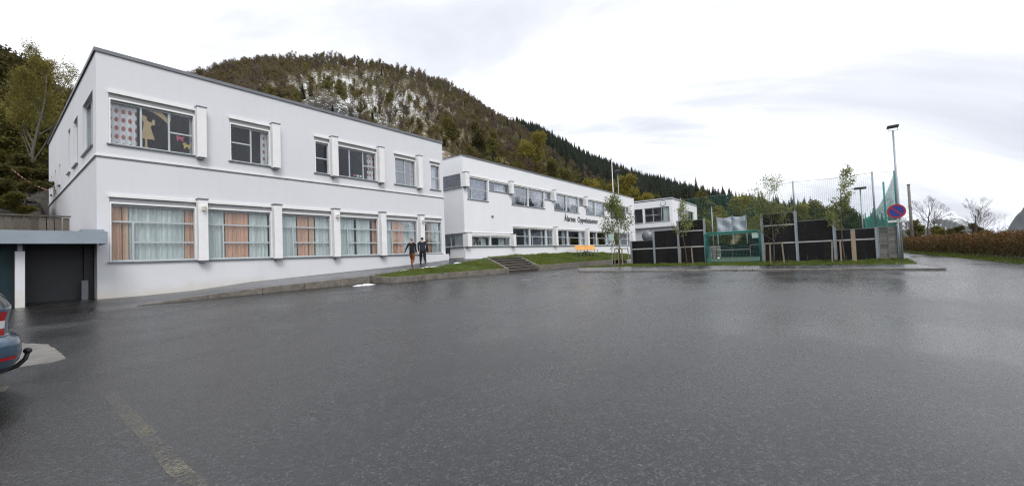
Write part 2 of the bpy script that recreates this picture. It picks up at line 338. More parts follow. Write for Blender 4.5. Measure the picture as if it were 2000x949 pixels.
class MB:
    def __init__(s): s.v = []; s.f = []
    def add(s, vs, fs):
        b = len(s.v); s.v += [tuple(v) for v in vs]; s.f += [tuple(i+b for i in f) for f in fs]; return s
    def box(s, x0, x1, y0, y1, z0, z1):
        return s.add([(x0, y0, z0), (x1, y0, z0), (x1, y1, z0), (x0, y1, z0), (x0, y0, z1), (x1, y0, z1), (x1, y1, z1), (x0, y1, z1)],
                     [(3, 2, 1, 0), (4, 5, 6, 7), (0, 1, 5, 4), (1, 2, 6, 5), (2, 3, 7, 6), (3, 0, 4, 7)])
    def hexa(s, p):   # 8 points, bottom 4 then top 4
        return s.add(p, [(3, 2, 1, 0), (4, 5, 6, 7), (0, 1, 5, 4), (1, 2, 6, 5), (2, 3, 7, 6), (3, 0, 4, 7)])
    def bar(s, a, b, w, h, up=(0, 0, 1)):
        a = Vector(a); b = Vector(b); d = (b-a).normalized(); u = Vector(up)
        r = d.cross(u)
        if r.length < 1e-4: r = d.cross(Vector((1, 0, 0)))
        r.normalize(); u = r.cross(d)
        P = []
        for c in (a, b):
            for i, j in ((-1, -1), (1, -1), (1, 1), (-1, 1)): P.append(c+r*(w/2*i)+u*(h/2*j))
        return s.add(P, [(0, 1, 2, 3), (7, 6, 5, 4), (0, 4, 5, 1), (1, 5, 6, 2), (2, 6, 7, 3), (3, 7, 4, 0)])
    def tube(s, pts, rad, n=8, cap=True):
        pts = [Vector(p) for p in pts]
        if isinstance(rad, (int, float)): rad = [rad]*len(pts)
        b = len(s.v); prev = None
        for i, p in enumerate(pts):
            d = (pts[min(i+1, len(pts)-1)]-pts[max(i-1, 0)]).normalized()
            r = d.cross(Vector((0, 0, 1))) if prev is None else prev-d*prev.dot(d)
            if r.length < 1e-3: r = d.cross(Vector((1, 0, 0)))
            r.normalize(); prev = r; u = d.cross(r)
            for k in range(n):
                a = 2*PI*k/n; s.v.append(tuple(p+(r*math.cos(a)+u*math.sin(a))*rad[i]))
        for i in range(len(pts)-1):
            for k in range(n):
                a = b+i*n+k; c = b+i*n+(k+1) % n; s.f.append((a, c, c+n, a+n))
        if cap:
            s.f.append(tuple(b+k for k in range(n))[::-1]); s.f.append(tuple(b+(len(pts)-1)*n+k for k in range(n)))
        return s
    def prism(s, poly, d):   # poly list of 3d pts, extrude by vector d
        n = len(poly); P = [Vector(p) for p in poly]; D = Vector(d)
        b = len(s.v); s.v += [tuple(p) for p in P]+[tuple(p+D) for p in P]
        s.f.append(tuple(b+i for i in range(n))[::-1]); s.f.append(tuple(b+n+i for i in range(n)))
        for i in range(n): j = (i+1) % n; s.f.append((b+i, b+j, b+n+j, b+n+i))
        return s
    def sphere(s, c, r, n=10, m=6, sc=(1, 1, 1)):
        c = Vector(c); b = len(s.v)
        for i in range(m+1):
            t = PI*i/m
            for k in range(n):
                a = 2*PI*k/n; s.v.append((c.x+r*sc[0]*math.sin(t)*math.cos(a), c.y+r*sc[1]*math.sin(t)*math.sin(a), c.z+r*sc[2]*math.cos(t)))
        for i in range(m):
            for k in range(n):
                s.f.append((b+i*n+k, b+(i+1)*n+k, b+(i+1)*n+(k+1) % n, b+i*n+(k+1) % n))
        return s
    def mesh(s, name, mat, off=(0, 0, 0), smooth=False):
        me = bpy.data.meshes.new(name); o = off
        me.from_pydata([(v[0]-o[0], v[1]-o[1], v[2]-o[2]) for v in s.v], [], s.f)
        bm = bmesh.new(); bm.from_mesh(me); bmesh.ops.recalc_face_normals(bm, faces=bm.faces); bm.to_mesh(me); bm.free()
        if smooth:
            for p in me.polygons: p.use_smooth = True
        if mat is not None: me.materials.append(mat)
        return me
    def build(s, name, mat, parent=None, bevel=0, smooth=False):
        """vertices are in world space; a parented piece is stored relative to its root's base"""
        off = ROOT(parent) if parent is not None else (0, 0, 0)
        o = link(name, s.mesh(name, mat, off, smooth), parent)
        if bevel:
            b = o.modifiers.new('bevel', 'BEVEL'); b.width = bevel; b.segments = 2; b.limit_method = 'ANGLE'
        return o
def ROOT(o):
    while o.parent is not None: o = o.parent
    return o.location
def tag(o, label, cat=None, group=None, kind=None):
    if label: o['label'] = label
    if cat: o['category'] = cat
    if group: o['group'] = group
    if kind: o['kind'] = kind
    return o
def thing(name, label, cat, loc=(0, 0, 0), group=None):
    o = bpy.data.objects.new(name, None); COL.objects.link(o); o.location = loc; o.empty_display_size = .3
    bpy.context.view_layer.update() if False else None
    return tag(o, label, cat, group)
def dup(o, parent=None):
    c = o.copy(); COL.objects.link(c); c.parent = parent
    for ch in [x for x in bpy.data.objects if x.parent == o]: dup(ch, c)
    return c
def struct(name, me, label=None):
    o = link(name, me); o['kind'] = 'structure'
    if label: o['label'] = label
    return o

# ------------------------------------------------------------------ ground surfaces
def zlot(x, y):
    x = np.asarray(x, float); y = np.asarray(y, float)
    s = np.interp(x, [15, 30, 42], [.0305, .018, .0085])
    yy = np.where(y > 3, y-1.5, np.where(y > 0, y*y/6, 0))
    return s*yy*1.08
def grid(x0, x1, y0, y1, nx, ny, zf):
    X, Y = np.meshgrid(np.linspace(x0, x1, nx+1), np.linspace(y0, y1, ny+1)); Z = zf(X, Y)
    V = np.stack([X, Y, Z], -1).reshape(-1, 3)
    i = np.arange(nx*ny); r = i//nx; c = i % nx; a = r*(nx+1)+c
    return V, np.stack([a, a+1, a+nx+2, a+nx+1], 1)
# wide ground sheet to the horizon
V, Fc = grid(-7000, 7000, -7000, 7000, 8, 8, lambda x, y: np.full(x.shape, -.35))
struct('ground', mesh_np('ground', V, Fc, M['gravel_grass']))
V, Fc = grid(-40, 130, -45, 34, 170, 79, lambda x, y: zlot(x, np.minimum(y, 24))-np.where(x > 36, .02, 0))
struct('parking_lot', mesh_np('parking_lot', V, Fc, M['asphalt'], True))

def strip(name, A, B, mat, n=1, sub=1, zadd=0, skirt=0):
    """ruled surface between polylines A and B (same length), in world coordinates"""
    A = np.array(A, float); B = np.array(B, float)
    t = np.linspace(0, 1, n+1)[None, :, None]
    if sub > 1:
        u = np.linspace(0, len(A)-1, (len(A)-1)*sub+1); k = np.arange(len(A))
        A = np.stack([np.interp(u, k, A[:, i]) for i in range(3)], 1); B = np.stack([np.interp(u, k, B[:, i]) for i in range(3)], 1)
    G = A[:, None, :]*(1-t)+B[:, None, :]*t; G[..., 2] += zadd
    m = len(A); V = G.reshape(-1, 3); Fs = []
    for i in range(m-1):
        for j in range(n):
            a = i*(n+1)+j; Fs.append((a, a+1, a+n+2, a+n+1))
    me = mesh_np(name, V, np.array(Fs), mat, True)
    return me, V, np.array(Fs)

# ramped footpath along the near building and landing between the buildings
PF = [(2.5, 21.05, .60), (5.4, 21.05, .70), (7.57, 21.05, .90), (12.4, 21.05, 1.11), (15.9, 21.05, 1.25), (19.95, 21.05, 1.53), (22.0, 21.05, 1.54)]
PE = [(2.9, 17.2, .515), (4.9, 17.4, .64), (6.8, 17.62, .735), (11.85, 18.12, .89), (15.0, 18.5, 1.03), (19.2, 18.8, 1.27), (21.6, 18.9, 1.485)]
me, _, _ = strip('footpath', PE, PF, M['path'], 6, 4); struct('footpath', me)
me, _, _ = strip('landing', [(21.6, 18.9, 1.485), (26.0, 18.9, 1.485)], [(21.6, 34, 1.56), (26.0, 34, 1.56)], M['path'], 10, 2)
struct('landing_path', me)
def wall_line(name, P, zb, thick, mat, parent=None, bevel=.015):
    """retaining wall of separate kerb blocks along polyline P (x,y,ztop)"""
    mb = MB()
    for a, b in zip(P[:-1], P[1:]):
        a = Vector(a); b = Vector(b); d = (b-a); d.z = 0; d.normalize(); nrm = Vector((d.y, -d.x, 0))*thick
        mb.hexa([(a.x, a.y, zb), (b.x, b.y, zb), (b.x-nrm.x, b.y-nrm.y, zb), (a.x-nrm.x, a.y-nrm.y, zb), a, b, (b.x-nrm.x, b.y-nrm.y, b.z), (a.x-nrm.x, a.y-nrm.y, a.z)])
    return mb.build(name, mat, parent, bevel)
def blocks(root, P, zb, thick, step):
    P = [Vector(p) for p in P]; mbs = []
    for a, b in zip(P[:-1], P[1:]):
        L = (b-a).length; n = max(1, round(L/step))
        for i in range(n):
            p = a.lerp(b, (i+.006)/n); q = a.lerp(b, (i+1-.006)/n); j = random.uniform(-.008, .008)
            p.z += j; q.z += j+random.uniform(-.004, .004)
            o = wall_line('kerb_block', [p, q], zb, thick, M['concrete'], root, .012)
w1 = thing('retaining_kerb', 'low concrete kerb rising along the ramped path beside the near white building', 'kerb', (3, 17.1, .5))
blocks(w1, [(2.95, 17.12, .535), (4.85, 17.32, .665), (6.7, 17.52, .755), (11.85, 18.02, .905)], .2, .14, 1.6)
w2 = thing('planter_wall', 'low concrete wall holding the small grass bed left of the steps', 'wall', (12.1, 16.75, .5))
blocks(w2, [(11.9, 18.35, .90), (12.15, 16.76, .80), (15.1, 16.8, .79), (21.95, 17.22, .76)], .2, .20, 1.1)
w3 = thing('planter_wall', 'low concrete wall holding the long lawn right of the steps', 'wall', (26.0, 17.3, .4))
blocks(w3, [(26.15, 18.0, .80), (26.1, 17.35, .78), (30.5, 17.8, .76), (37, 18.6, .72), (46, 19.6, .66)], 0, .22, 1.3)

# steps
st = thing('stone_steps', 'worn concrete steps between the two grass beds leading up to the entrance', 'steps', (24, 17.2, .4))
for i in range(6):
    mb = MB(); y0 = 17.28+i*.27; z1 = .40+(i+1)*.18
    mb.box(22.15+random.uniform(-.02, .02), 25.95, y0, y0+.34 if i < 5 else 19.0, z1-.5, z1)
    o = mb.build('step', M['stepstone'], st, .02); MB().box(22.16, 25.94, y0-.035, y0+.30 if i < 5 else 18.9, z1+.002, z1+.035).build('tread', M['concrete'], o, .008)
for x0, nm in ((21.93, 'cheek_wall'), (25.95, 'cheek_wall')):
    MB().prism([(x0, 17.1, .1), (x0, 17.1, .76), (x0, 18.95, 1.56), (x0, 19.3, 1.56), (x0, 19.3, .1)], (.2, 0, 0)).build(nm, M['concrete'], st, .015)

# lawns
def lawn(name, A, B, label, n=6, sub=6, dens=900, hgt=.09, seed=1):
    me, V, Fq = strip(name, A, B, M['lawn'], n, sub)
    r = np.random.default_rng(seed)
    V2 = V.copy(); V2[:, 2] += r.normal(0, .018, len(V)); me.vertices.foreach_set('co', V2.ravel()); me.update()
    o = struct(name, me)
    # blades
    P = V2[Fq]; ar = np.linalg.norm(np.cross(P[:, 1]-P[:, 0], P[:, 3]-P[:, 0]), axis=1); cnt = r.poisson(ar*dens)
    idx = np.repeat(np.arange(len(Fq)), cnt); u = r.random((len(idx), 2))
    Q = P[idx]; pos = (Q[:, 0]*(1-u[:, :1])+Q[:, 1]*u[:, :1])*(1-u[:, 1:])+(Q[:, 3]*(1-u[:, :1])+Q[:, 2]*u[:, :1])*u[:, 1:]
    k = len(pos); a = r.random(k)*2*PI; h = hgt*(.5+r.random(k)); w = .012+.012*r.random(k)
    patch = .7+.6*np.sin(pos[:, 0]*1.3+np.sin(pos[:, 1]*2.1)*1.5); h = h*np.clip(patch, .6, 1.5)
    dx = np.stack([np.cos(a)*w, np.sin(a)*w, np.zeros(k)], 1); tip = pos+np.stack([r.normal(0, .35, k)*h, r.normal(0, .35, k)*h, h], 1)
    VV = np.concatenate([pos-dx-[0, 0, .02], pos+dx-[0, 0, .02], tip]); i = np.arange(k); tn = r.random(k)
    tn = np.clip(.5*tn+.25+.25*np.sin(pos[:, 0]*.7+1.7*np.sin(pos[:, 1]*.9)), 0, 1)
    g = link('grass', mesh_np('grass', VV, np.stack([i, i+k, i+2*k], 1), M['grass'], False, np.tile(tn, 3)))
    tag(g, label, 'grass', kind='stuff')
LA = [(12.3, 17.0, .74), (15.1, 16.98, .74), (19, 17.18, .73), (21.93, 17.38, .76)]
LB = [(12.1, 18.15, .90), (15.0, 18.5, 1.05), (19.2, 18.8, 1.29), (21.93, 18.95, 1.50)]
lawn('lawn_bed', LA, LB, 'short grass on the small sloping bed left of the steps', 5, 10, 700, .08, 3)
LA = [(26.15, 17.6, .76), (30.5, 18.0, .73), (37, 18.8, .69), (46, 19.8, .62), (58, 20.3, .40)]
LB = [(26.15, 22.6, 1.62), (30.5, 22.6, 1.68), (37, 22.6, 1.74), (46, 22.6, 1.74), (58, 22.6, 1.3)]
lawn('lawn_slope', LA, LB, 'green grass on the long slope below the lettered building', 10, 16, 260, .13, 4)

# sidewalk, kerb and verge before the ball court
KP = [(24.9, 13.1), (26.3, 10.3), (27.6, 7.9), (28.9, 5.0), (29.7, 2.4), (29.85, 0), (29.65, -2.4), (29.1, -5.05)]
VG = [(28.2, 14.9), (30.3, 13.7), (31.9, 11.6), (33.0, 9.4), (33.5, 5.5), (33.6, 1.0), (33.4, -2.6), (33.1, -4.75)]
FB = [(30.5, 15.6), (35.6, 14.4), (35.6, 12), (35.6, 9.6), (35.6, 6), (35.6, 1), (35.6, -2.6), (35.6, -4.65)]
KZ = [float(zlot(*p)) for p in KP]
A = [(p[0], p[1], z+.11) for p, z in zip(KP, KZ)]; B = [(p[0], p[1], float(zlot(*p))+.17) for p in VG]
me, _, _ = strip('sidewalk', A, B, M['sidewalk'], 3, 3); struct('sidewalk', me)
kb = thing('kerb', 'pale stone kerb edging the sidewalk before the ball court', 'kerb', (29.5, 0, 0))
for a, b in zip(KP[:-1], KP[1:]):
    a = Vector((*a, float(zlot(*a)))); b = Vector((*b, float(zlot(*b)))); n = max(1, round((b-a).length/1.0))
    for i in range(n):
        p = a.lerp(b, (i+.008)/n); q = a.lerp(b, (i+1-.008)/n); d = (q-p).normalized(); nr = Vector((d.y, -d.x, 0))*.13
        if nr.x > 0: nr = -nr
        h = .125+random.uniform(-.006, .006)
        MB().hexa([(p.x, p.y, p.z-.1), (q.x, q.y, q.z-.1), (q.x+nr.x, q.y+nr.y, q.z-.1), (p.x+nr.x, p.y+nr.y, p.z-.1),
                   (p.x, p.y, p.z+h), (q.x, q.y, q.z+h), (q.x+nr.x, q.y+nr.y, q.z+h-.01), (p.x+nr.x, p.y+nr.y, p.z+h-.01)]).build('kerb_stone', M['slab'], kb, .012)
kb2 = thing('kerb', 'pale kerb turning the corner towards the side road', 'kerb', (31, -5, 0))
for i in range(10):
    x = 29.1+i*1.02; y = -5.05+(.02*i)-.0*i
    MB().box(x, x+1.0, y-.12, y, -.1, .12+random.uniform(-.005, .005)).build('kerb_stone', M['slab'], kb2, .012)
A = [(p[0], p[1], float(zlot(*p))+.17) for p in VG]; B = [(p[0], p[1], .38) for p in FB]
lawn('grass_verge', A, B, 'short grass on the strip along the ball court boards', 4, 8, 420, .10, 5)

# court surface
V, Fc = grid(35.65, 62, -4.4, 14.5, 2, 2, lambda x, y: np.full(x.shape, .40)); struct('court_turf', mesh_np('court_turf', V, Fc, M['turf']))

# road verge under the hedge
V, Fc = grid(16, 130, -30, -9.2, 40, 8, lambda x, y: .02+.12*np.clip((-9.4-y)/1.2, 0, 1)+.02*np.sin(x*2.1))
struct('road_verge', mesh_np('road_verge', V, Fc, M['gravel_grass'], True))
lawn('hedge_strip', [(22, -8.95, .01), (40, -9.1, .01), (75, -9.1, .01)], [(22, -10.2, .10), (40, -10.3, .10), (75, -10.3, .10)], 'rough grass along the foot of the hedge by the road', 3, 20, 160, .13, 6)

# concrete pad, yellow line, drains
def ragged(p):
    q = []
    for a, b in zip(p, p[1:]+p[:1]):
        n = max(2, int(math.hypot(a[0]-b[0], a[1]-b[1])/.08))
        for k in range(n): t = k/n; q.append((a[0]+(b[0]-a[0])*t+random.gauss(0, .010), a[1]+(b[1]-a[1])*t+random.gauss(0, .012)))
    return q
pad = MB(); pp = [(-.5, 9.55), (.63, 9.40), (.80, 9.56), (.78, 10.4), (.72, 11.35), (.45, 11.95), (-.2, 12.2), (-.6, 12.1)]
pp = ragged(pp); pad.prism([(x, y, float(zlot(x, y))-.05) for x, y in pp], (0, 0, .056)); tag(pad.build('concrete_pad', M['slab'], None, .006), 'pale concrete pad set in the asphalt behind the car', 'concrete pad')
pad = MB(); pp = [(-.4, 8.5), (.05, 8.28), (.2, 8.2), (.17, 7.95), (-.4, 7.8)]
pp = ragged(pp); pad.prism([(x, y, float(zlot(x, y))-.05) for x, y in pp], (0, 0, .056)); tag(pad.build('concrete_pad', M['slab'], None, .006), 'small pale concrete fragment beneath the rear of the car', 'concrete pad')
def mk_line():
    s = N('worn_yellow_paint')
    n = s.noise(34, 4, .75); n2 = s.noise(2.2, 4, .6)
    f = s.ramp(s.math('ADD', s.math('MULTIPLY', n, .75), s.math('MULTIPLY', n2, .55)), [(.58, 0.), (.80, .8)])
    f = s.math('MULTIPLY', f, s.ramp(s.math('MULTIPLY', s.sepy(), 1/7.5), [(.55, 1.), (.92, .1)]))
    s.col((.20, .185, .135)); s.rough(.65)
    tr = s.n('ShaderNodeBsdfTransparent'); mx = s.n('ShaderNodeMixShader'); s.l(f, mx.inputs[0]); s.l(tr.outputs[0], mx.inputs[1]); s.l(s.p.outputs[0], mx.inputs[2]); s.l(mx.outputs[0], s.out.inputs[0]); return s.m
V, Fc = grid(.84, .965, 2.2, 6.9, 2, 40, lambda x, y: zlot(x, y)+.004)
V[:, 0] += .006*np.sin(V[:, 1]*9); struct('parking_line', mesh_np('parking_line', V, Fc, mk_line()))
def disc_cover(x, y, r, label):
    z = float(zlot(x, y)); t = thing('manhole_cover', label, 'manhole cover', (x, y, z))
    MB().tube([(x, y, z-.05), (x, y, z+.006)], r, 28).build('rim', M['darkmetal'], t); MB().tube([(x, y, z-.05), (x, y, z+.012)], r*.84, 28).build('lid', M['flash'], t)
disc_cover(17.0, 11.94, .36, 'round iron manhole cover on the asphalt nearer the camera')
disc_cover(20.6, 12.9, .5, 'round iron manhole cover beside the kerb tip of the court sidewalk')

# ------------------------------------------------------------------ buildings
def fmap(Y): return lambda u, d, z: (u, Y+d, z)            # facade facing -Y
def emap(X): return lambda u, d, z: (X+d, u, z)            # wall facing -X
def mbox(mb, mp_, u0, u1, d0, d1, z0, z1):
    a = mp_(u0, d0, z0); b = mp_(u1, d1, z1)
    return mb.box(min(a[0], b[0]), max(a[0], b[0]), min(a[1], b[1]), max(a[1], b[1]), z0, z1)
def wall_open(name, root, mp_, u0, u1, z0, z1, opens, mat, depth=.22):
    us = sorted({u0, u1, *[o[0] for o in opens], *[o[1] for o in opens]}); zs = sorted({z0, z1, *[o[2] for o in opens], *[o[3] for o in opens]})
    mb = MB(); inside = lambda u, z: any(o[0] < u < o[1] and o[2] < z < o[3] for o in opens)
    solid = {}
    for i in range(len(us)-1):
        for j in range(len(zs)-1):
            solid[i, j] = not inside((us[i]+us[i+1])/2, (zs[j]+zs[j+1])/2)
    for (i, j), s in solid.items():
        a, b, c, d = us[i], us[i+1], zs[j], zs[j+1]
        if s:
            for dd in (0, depth): mb.add([mp_(a, dd, c), mp_(b, dd, c), mp_(b, dd, d), mp_(a, dd, d)], [(0, 1, 2, 3)])
            if not solid.get((i-1, j), False): mb.add([mp_(a, 0, c), mp_(a, depth, c), mp_(a, depth, d), mp_(a, 0, d)], [(0, 1, 2, 3)])
            if not solid.get((i+1, j), False): mb.add([mp_(b, 0, c), mp_(b, depth, c), mp_(b, depth, d), mp_(b, 0, d)], [(0, 1, 2, 3)])
            if not solid.get((i, j-1), False): mb.add([mp_(a, 0, c), mp_(b, 0, c), mp_(b, depth, c), mp_(a, depth, c)], [(0, 1, 2, 3)])
            if not solid.get((i, j+1), False): mb.add([mp_(a, 0, d), mp_(b, 0, d), mp_(b, depth, d), mp_(a, depth, d)], [(0, 1, 2, 3)])
    me = mb.mesh(name, mat, ROOT(root)); bm = bmesh.new(); bm.from_mesh(me); bmesh.ops.remove_doubles(bm, verts=bm.verts, dist=1e-4); bmesh.ops.recalc_face_normals(bm, faces=bm.faces); bm.to_mesh(me); bm.free()
    return link(name, me, root)
BT = .065
def window(root, mp_, u0, u1, z0, z1, spec, d=.11, blind=.36, label=None, sill=True, guide=True):
    """frame (part) with panes, sill and blind box as sub-parts. spec: None or ('v'|'h', [fractions], [children])"""
    fr = MB(); zt = z1-blind if blind else z1
    for (a, b, c, e_) in ((u0, u0+BT, z0, zt), (u1-BT, u1, z0, zt), (u0+BT, u1-BT, z0, z0+BT), (u0+BT, u1-BT, zt-BT, zt)): mbox(fr, mp_, a, b, d, d+.07, c, e_)
    panes = []
    def rec(a, b, c, e_, sp):
        if sp is None: panes.append((a, b, c, e_)); return
        k, fs, ch = sp
        cuts = [0]+list(fs)+[1]
        for i in range(len(cuts)-1):
            if k == 'v':
                p = a+(b-a)*cuts[i]+(BT/2 if i else 0); q = a+(b-a)*cuts[i+1]-(BT/2 if i < len(cuts)-2 else 0); rec(p, q, c, e_, ch[i])
                if i: mbox(fr, mp_, p-BT, p, d-.004, d+.066, c, e_)
            else:
                p = c+(e_-c)*cuts[i]+(BT/2 if i else 0); q = c+(e_-c)*cuts[i+1]-(BT/2 if i < len(cuts)-2 else 0); rec(a, b, p, q, ch[i])
                if i: mbox(fr, mp_, a, b, d-.002, d+.064, p-BT, p)
    rec(u0+BT, u1-BT, z0+BT, zt-BT, spec)
    w = fr.build('window', M['frame'], root)
    if label: w['label'] = label
    for (a, b, c, e_) in panes:
        mbox(MB(), mp_, a-.01, b+.01, d+.028, d+.036, c-.01, e_+.01).build('pane', M['glass'], w)
    if sill: mbox(MB(), mp_, u0-.06, u1+.03, -.07, d+.02, z0-.055, z0-.004).build('sill', M['flash'], w)
    if blind:
        b1 = MB(); mbox(b1, mp_, u0-.03, u1+.02, -.05, d+.05, z1-.10, z1+.02); mbox(b1, mp_, u0+.004, u1-.004, -.012, d+.05, zt+.012, zt+.075); b1.build('blind_box', M['white_metal'], w)
        mbox(MB(), mp_, u0+.002, u1-.002, .03, d+.06, zt+.077, z1-.102).build('blind', M['blind'], w)
        if guide:
            mbox(MB(), mp_, u0+.003, u0+.05, -.02, d-.006, z0+.004, zt+.01).build('guide_rail', M['white_metal'], w); mbox(MB(), mp_, u1-.05, u1-.003, -.02, d-.006, z0+.004, zt+.01).build('guide_rail', M['white_metal'], w)
    return w
def curtain(mp_, u0, u1, z0, z1, d, mat, label, amp=.05, taper=0.0, waves=None):
    n = max(12, int((u1-u0)/.035)); nz = 5; r = np.random.default_rng(int(u0*1000+z0*77) % 99991)
    wv = waves or (u1-u0)/.17; u = np.linspace(0, 1, n+1); ph = r.random()*6
    prof = np.sin(u*wv*2*PI+ph+.8*np.sin(u*5+ph))*amp; V = []; Fq = []
    for j in range(nz+1):
        t = j/nz; sq = 1-taper*math.sin(t*PI)*.9
        for i in range(n+1):
            V.append(mp_(u0+(u1-u0)*u[i]*sq, d+prof[i]*(.7+.3*t)+r.normal(0, .002), z1+(z0-z1)*t))
    for j in range(nz):
        for i in range(n): a = j*(n+1)+i; Fq.append((a, a+1, a+n+2, a+n+1))
    V = np.array(V); c0 = V.mean(0); c0[2] = V[:, 2].min()
    o = link('curtain', mesh_np('curtain', V-c0, np.array(Fq), mat, True), None, tuple(c0))
    return tag(o, label, 'curtain', 'curtains behind the school windows')

ORD = ['leftmost', 'second', 'third', 'fourth', 'fifth', 'rightmost']
# ---- near building
Yf, Xe, XR, ZR, YB = 21.0, 2.53, 19.9, 9.95, 38.6
b1 = thing('school_building', 'near two storey white plaster school building with teal and orange curtains', 'building', (2.53, 21, .6))
f1 = fmap(Yf); e1 = emap(Xe)
PIL = [(5.50, 5.84), (8.48, 8.84), (11.48, 11.84), (14.46, 14.82), (17.45, 17.81)]
gb = [2.86]; 
for p in PIL: gb += [p[0], p[1]]
gb.append(19.62); gf = [(gb[2*i], gb[2*i+1]) for i in range(6)]
ZS, ZH, US, UH = 1.99, 4.53, 6.46, 8.50
up = [(2.86, 5.50), (6.78, 8.48), (10.67, 11.48), (11.84, 14.46), (15.74, 17.45), (18.70, 19.62)]
ops = [(a, b, ZS, ZH) for a, b in gf]+[(a, b, US, UH) for a, b in up]
ops_w = []
wall_open('wall', b1, f1, Xe, XR, -.4, ZR, ops, M['plaster'])
ew = [(21.75, 24.3), (25.75, 27.15), (28.25, 29.1)]; es = [(32.4, 32.95), (34.5, 35.0), (36.6, 37.1)]
eops = [(a, b, 6.49, 8.62) for a, b in ew]+[(a, b, 6.46, 7.6) for a, b in es]
wall_open('wall', b1, e1, Yf+.222, YB, -.4, ZR-.001, eops, M['plaster'])
MB().box(XR-.22, XR, Yf+.222, YB, -.4, ZR-.002).build('wall', M['plaster'], b1)
MB().box(Xe+.222, XR-.222, YB-.22, YB-.001, -.4, ZR-.002).build('wall', M['plaster'], b1)
# roof and coping
MB().box(Xe+.15, XR-.15, Yf+.15, YB-.15, ZR-.45, ZR-.2).build('roof', M['darkmetal'], b1)
cp = MB(); cp.box(Xe-.05, XR+.05, Yf-.05, Yf+.26, ZR+.002, ZR+.05).box(Xe-.05, Xe+.26, Yf+.262, YB, ZR+.002, ZR+.05).box(XR-.26, XR+.05, Yf+.262, YB, ZR+.002, ZR+.05).box(Xe+.262, XR-.262, YB-.26, YB+.05, ZR+.002, ZR+.05)
cp.box(Xe-.052, XR+.052, Yf-.055, Yf-.046, ZR-.09, ZR+.045).box(Xe-.058, Xe-.048, Yf-.04, YB, ZR-.09, ZR+.045)
cp.build('roof_coping', M['flash'], b1)
# string course: two thin lips with a dark joint
sc_ = MB(); sc_.box(Xe-.03, XR+.03, Yf-.045, Yf-.002, 5.945, 6.01).box(Xe-.045, Xe-.002, Yf-.002, YB, 5.945, 6.01); sc_.build('string_course', M['pil'], b1)
sc_ = MB(); sc_.box(Xe-.012, XR+.012, Yf-.02, Yf-.003, 5.885, 5.943).box(Xe-.02, Xe-.003, Yf-.003, YB, 5.885, 5.943); sc_.build('joint', M['flash'], b1)
# plinth lip at the far end
MB().box(17.9, 20.12, 20.88, 20.998, .9, 1.93).box(XR+.001, 20.12, 21, 22.6, .9, 1.93).build('plinth', M['plaster'], b1, .01)
for i, (a, b) in enumerate(PIL):
    p = MB().box(a, b, Yf-.32, Yf+.2, ZS-.05, ZH).build('pilaster', M['pil'], b1, .015); MB().box(a-.02, b+.02, Yf-.35, Yf-.002, ZH+.002, ZH+.06).build('cap', M['flash'], p)
    if i != 9:
        p = MB().box(a, b, Yf-.32, Yf+.2, US-.10, UH+.02).build('pilaster', M['pil'], b1, .015); MB().box(a-.02, b+.02, Yf-.35, Yf-.002, UH+.022, UH+.055).build('cap', M['flash'], p)
        MB().box(a+.08, b-.08, Yf-.25, Yf-.05, US-.17, US-.102).build('bracket', M['flash'], p)
    MB().box(a+.06, b-.06, Yf-.28, Yf-.03, ZS-.13, ZS-.052).build('bracket', M['flash'], p)
    if i in (0, 2, 4):
        l = MB().box(a+.10, b-.08, Yf-.40, Yf-.322, 4.08, 4.26).build('wall_lamp', M['white_metal'], b1, .02)
        MB().tube([(a+.17, Yf-.43, 4.06), (a+.17, Yf-.43, 4.24)], .07, 10).build('lamp_glass', M['lampglass'], l)
gspec = lambda f: ('h', [.715], [('v', [f], [None, ('h', [.47], [None, None])]), None])
for i, (a, b) in enumerate(gf):
    window(b1, f1, a, b, ZS, ZH, gspec(.24 if i < 5 else .12), label='wide ground floor window with roller blind box')
window(b1, f1, *up[0], US, UH, ('v', [.345, .69], [None, None, ('h', [.5], [None, None])]))
window(b1, f1, *up[1], US, UH, ('v', [.53], [('h', [.53], [None, None]), None]))
window(b1, f1, *up[2], US, UH, ('h', [.5], [None, None]))
window(b1, f1, *up[3], US, UH, ('v', [.33, .68], [None, None, ('h', [.5], [None, None])]))
window(b1, f1, *up[4], US, UH, ('v', [.52], [('h', [.5], [None, None]), None]))
window(b1, f1, *up[5], US, UH, ('h', [.5], [None, None]))
for (a, b) in ew: window(b1, e1, a, b, 6.49, 8.62, ('v', [.5], [None, None]) if b-a > 1.5 else None, blind=0)
for (a, b) in es: window(b1, e1, a, b, 6.46, 7.6, None, blind=0)
# rooms behind the panes
for z0, z1 in ((1.5, 5.6), (6.0, 9.4)):
    MB().box(Xe+.25, XR-.25, 26.0, 26.1, z0, z1).build('room_partition', M['interior'], b1)
    MB().box(Xe+.25, XR-.25, 21.26, 25.99, z0-.1, z0).build('room_floor', M['floor_in'], b1)
    MB().box(Xe+.25, XR-.25, 21.26, 25.99, z1, z1+.1).build('room_ceiling', M['interior'], b1)
    for x in (8.6, 14.6): MB().box(x, x+.1, 21.6, 25.98, z0+.002, z1-.002).build('room_partition', M['interior'], b1)
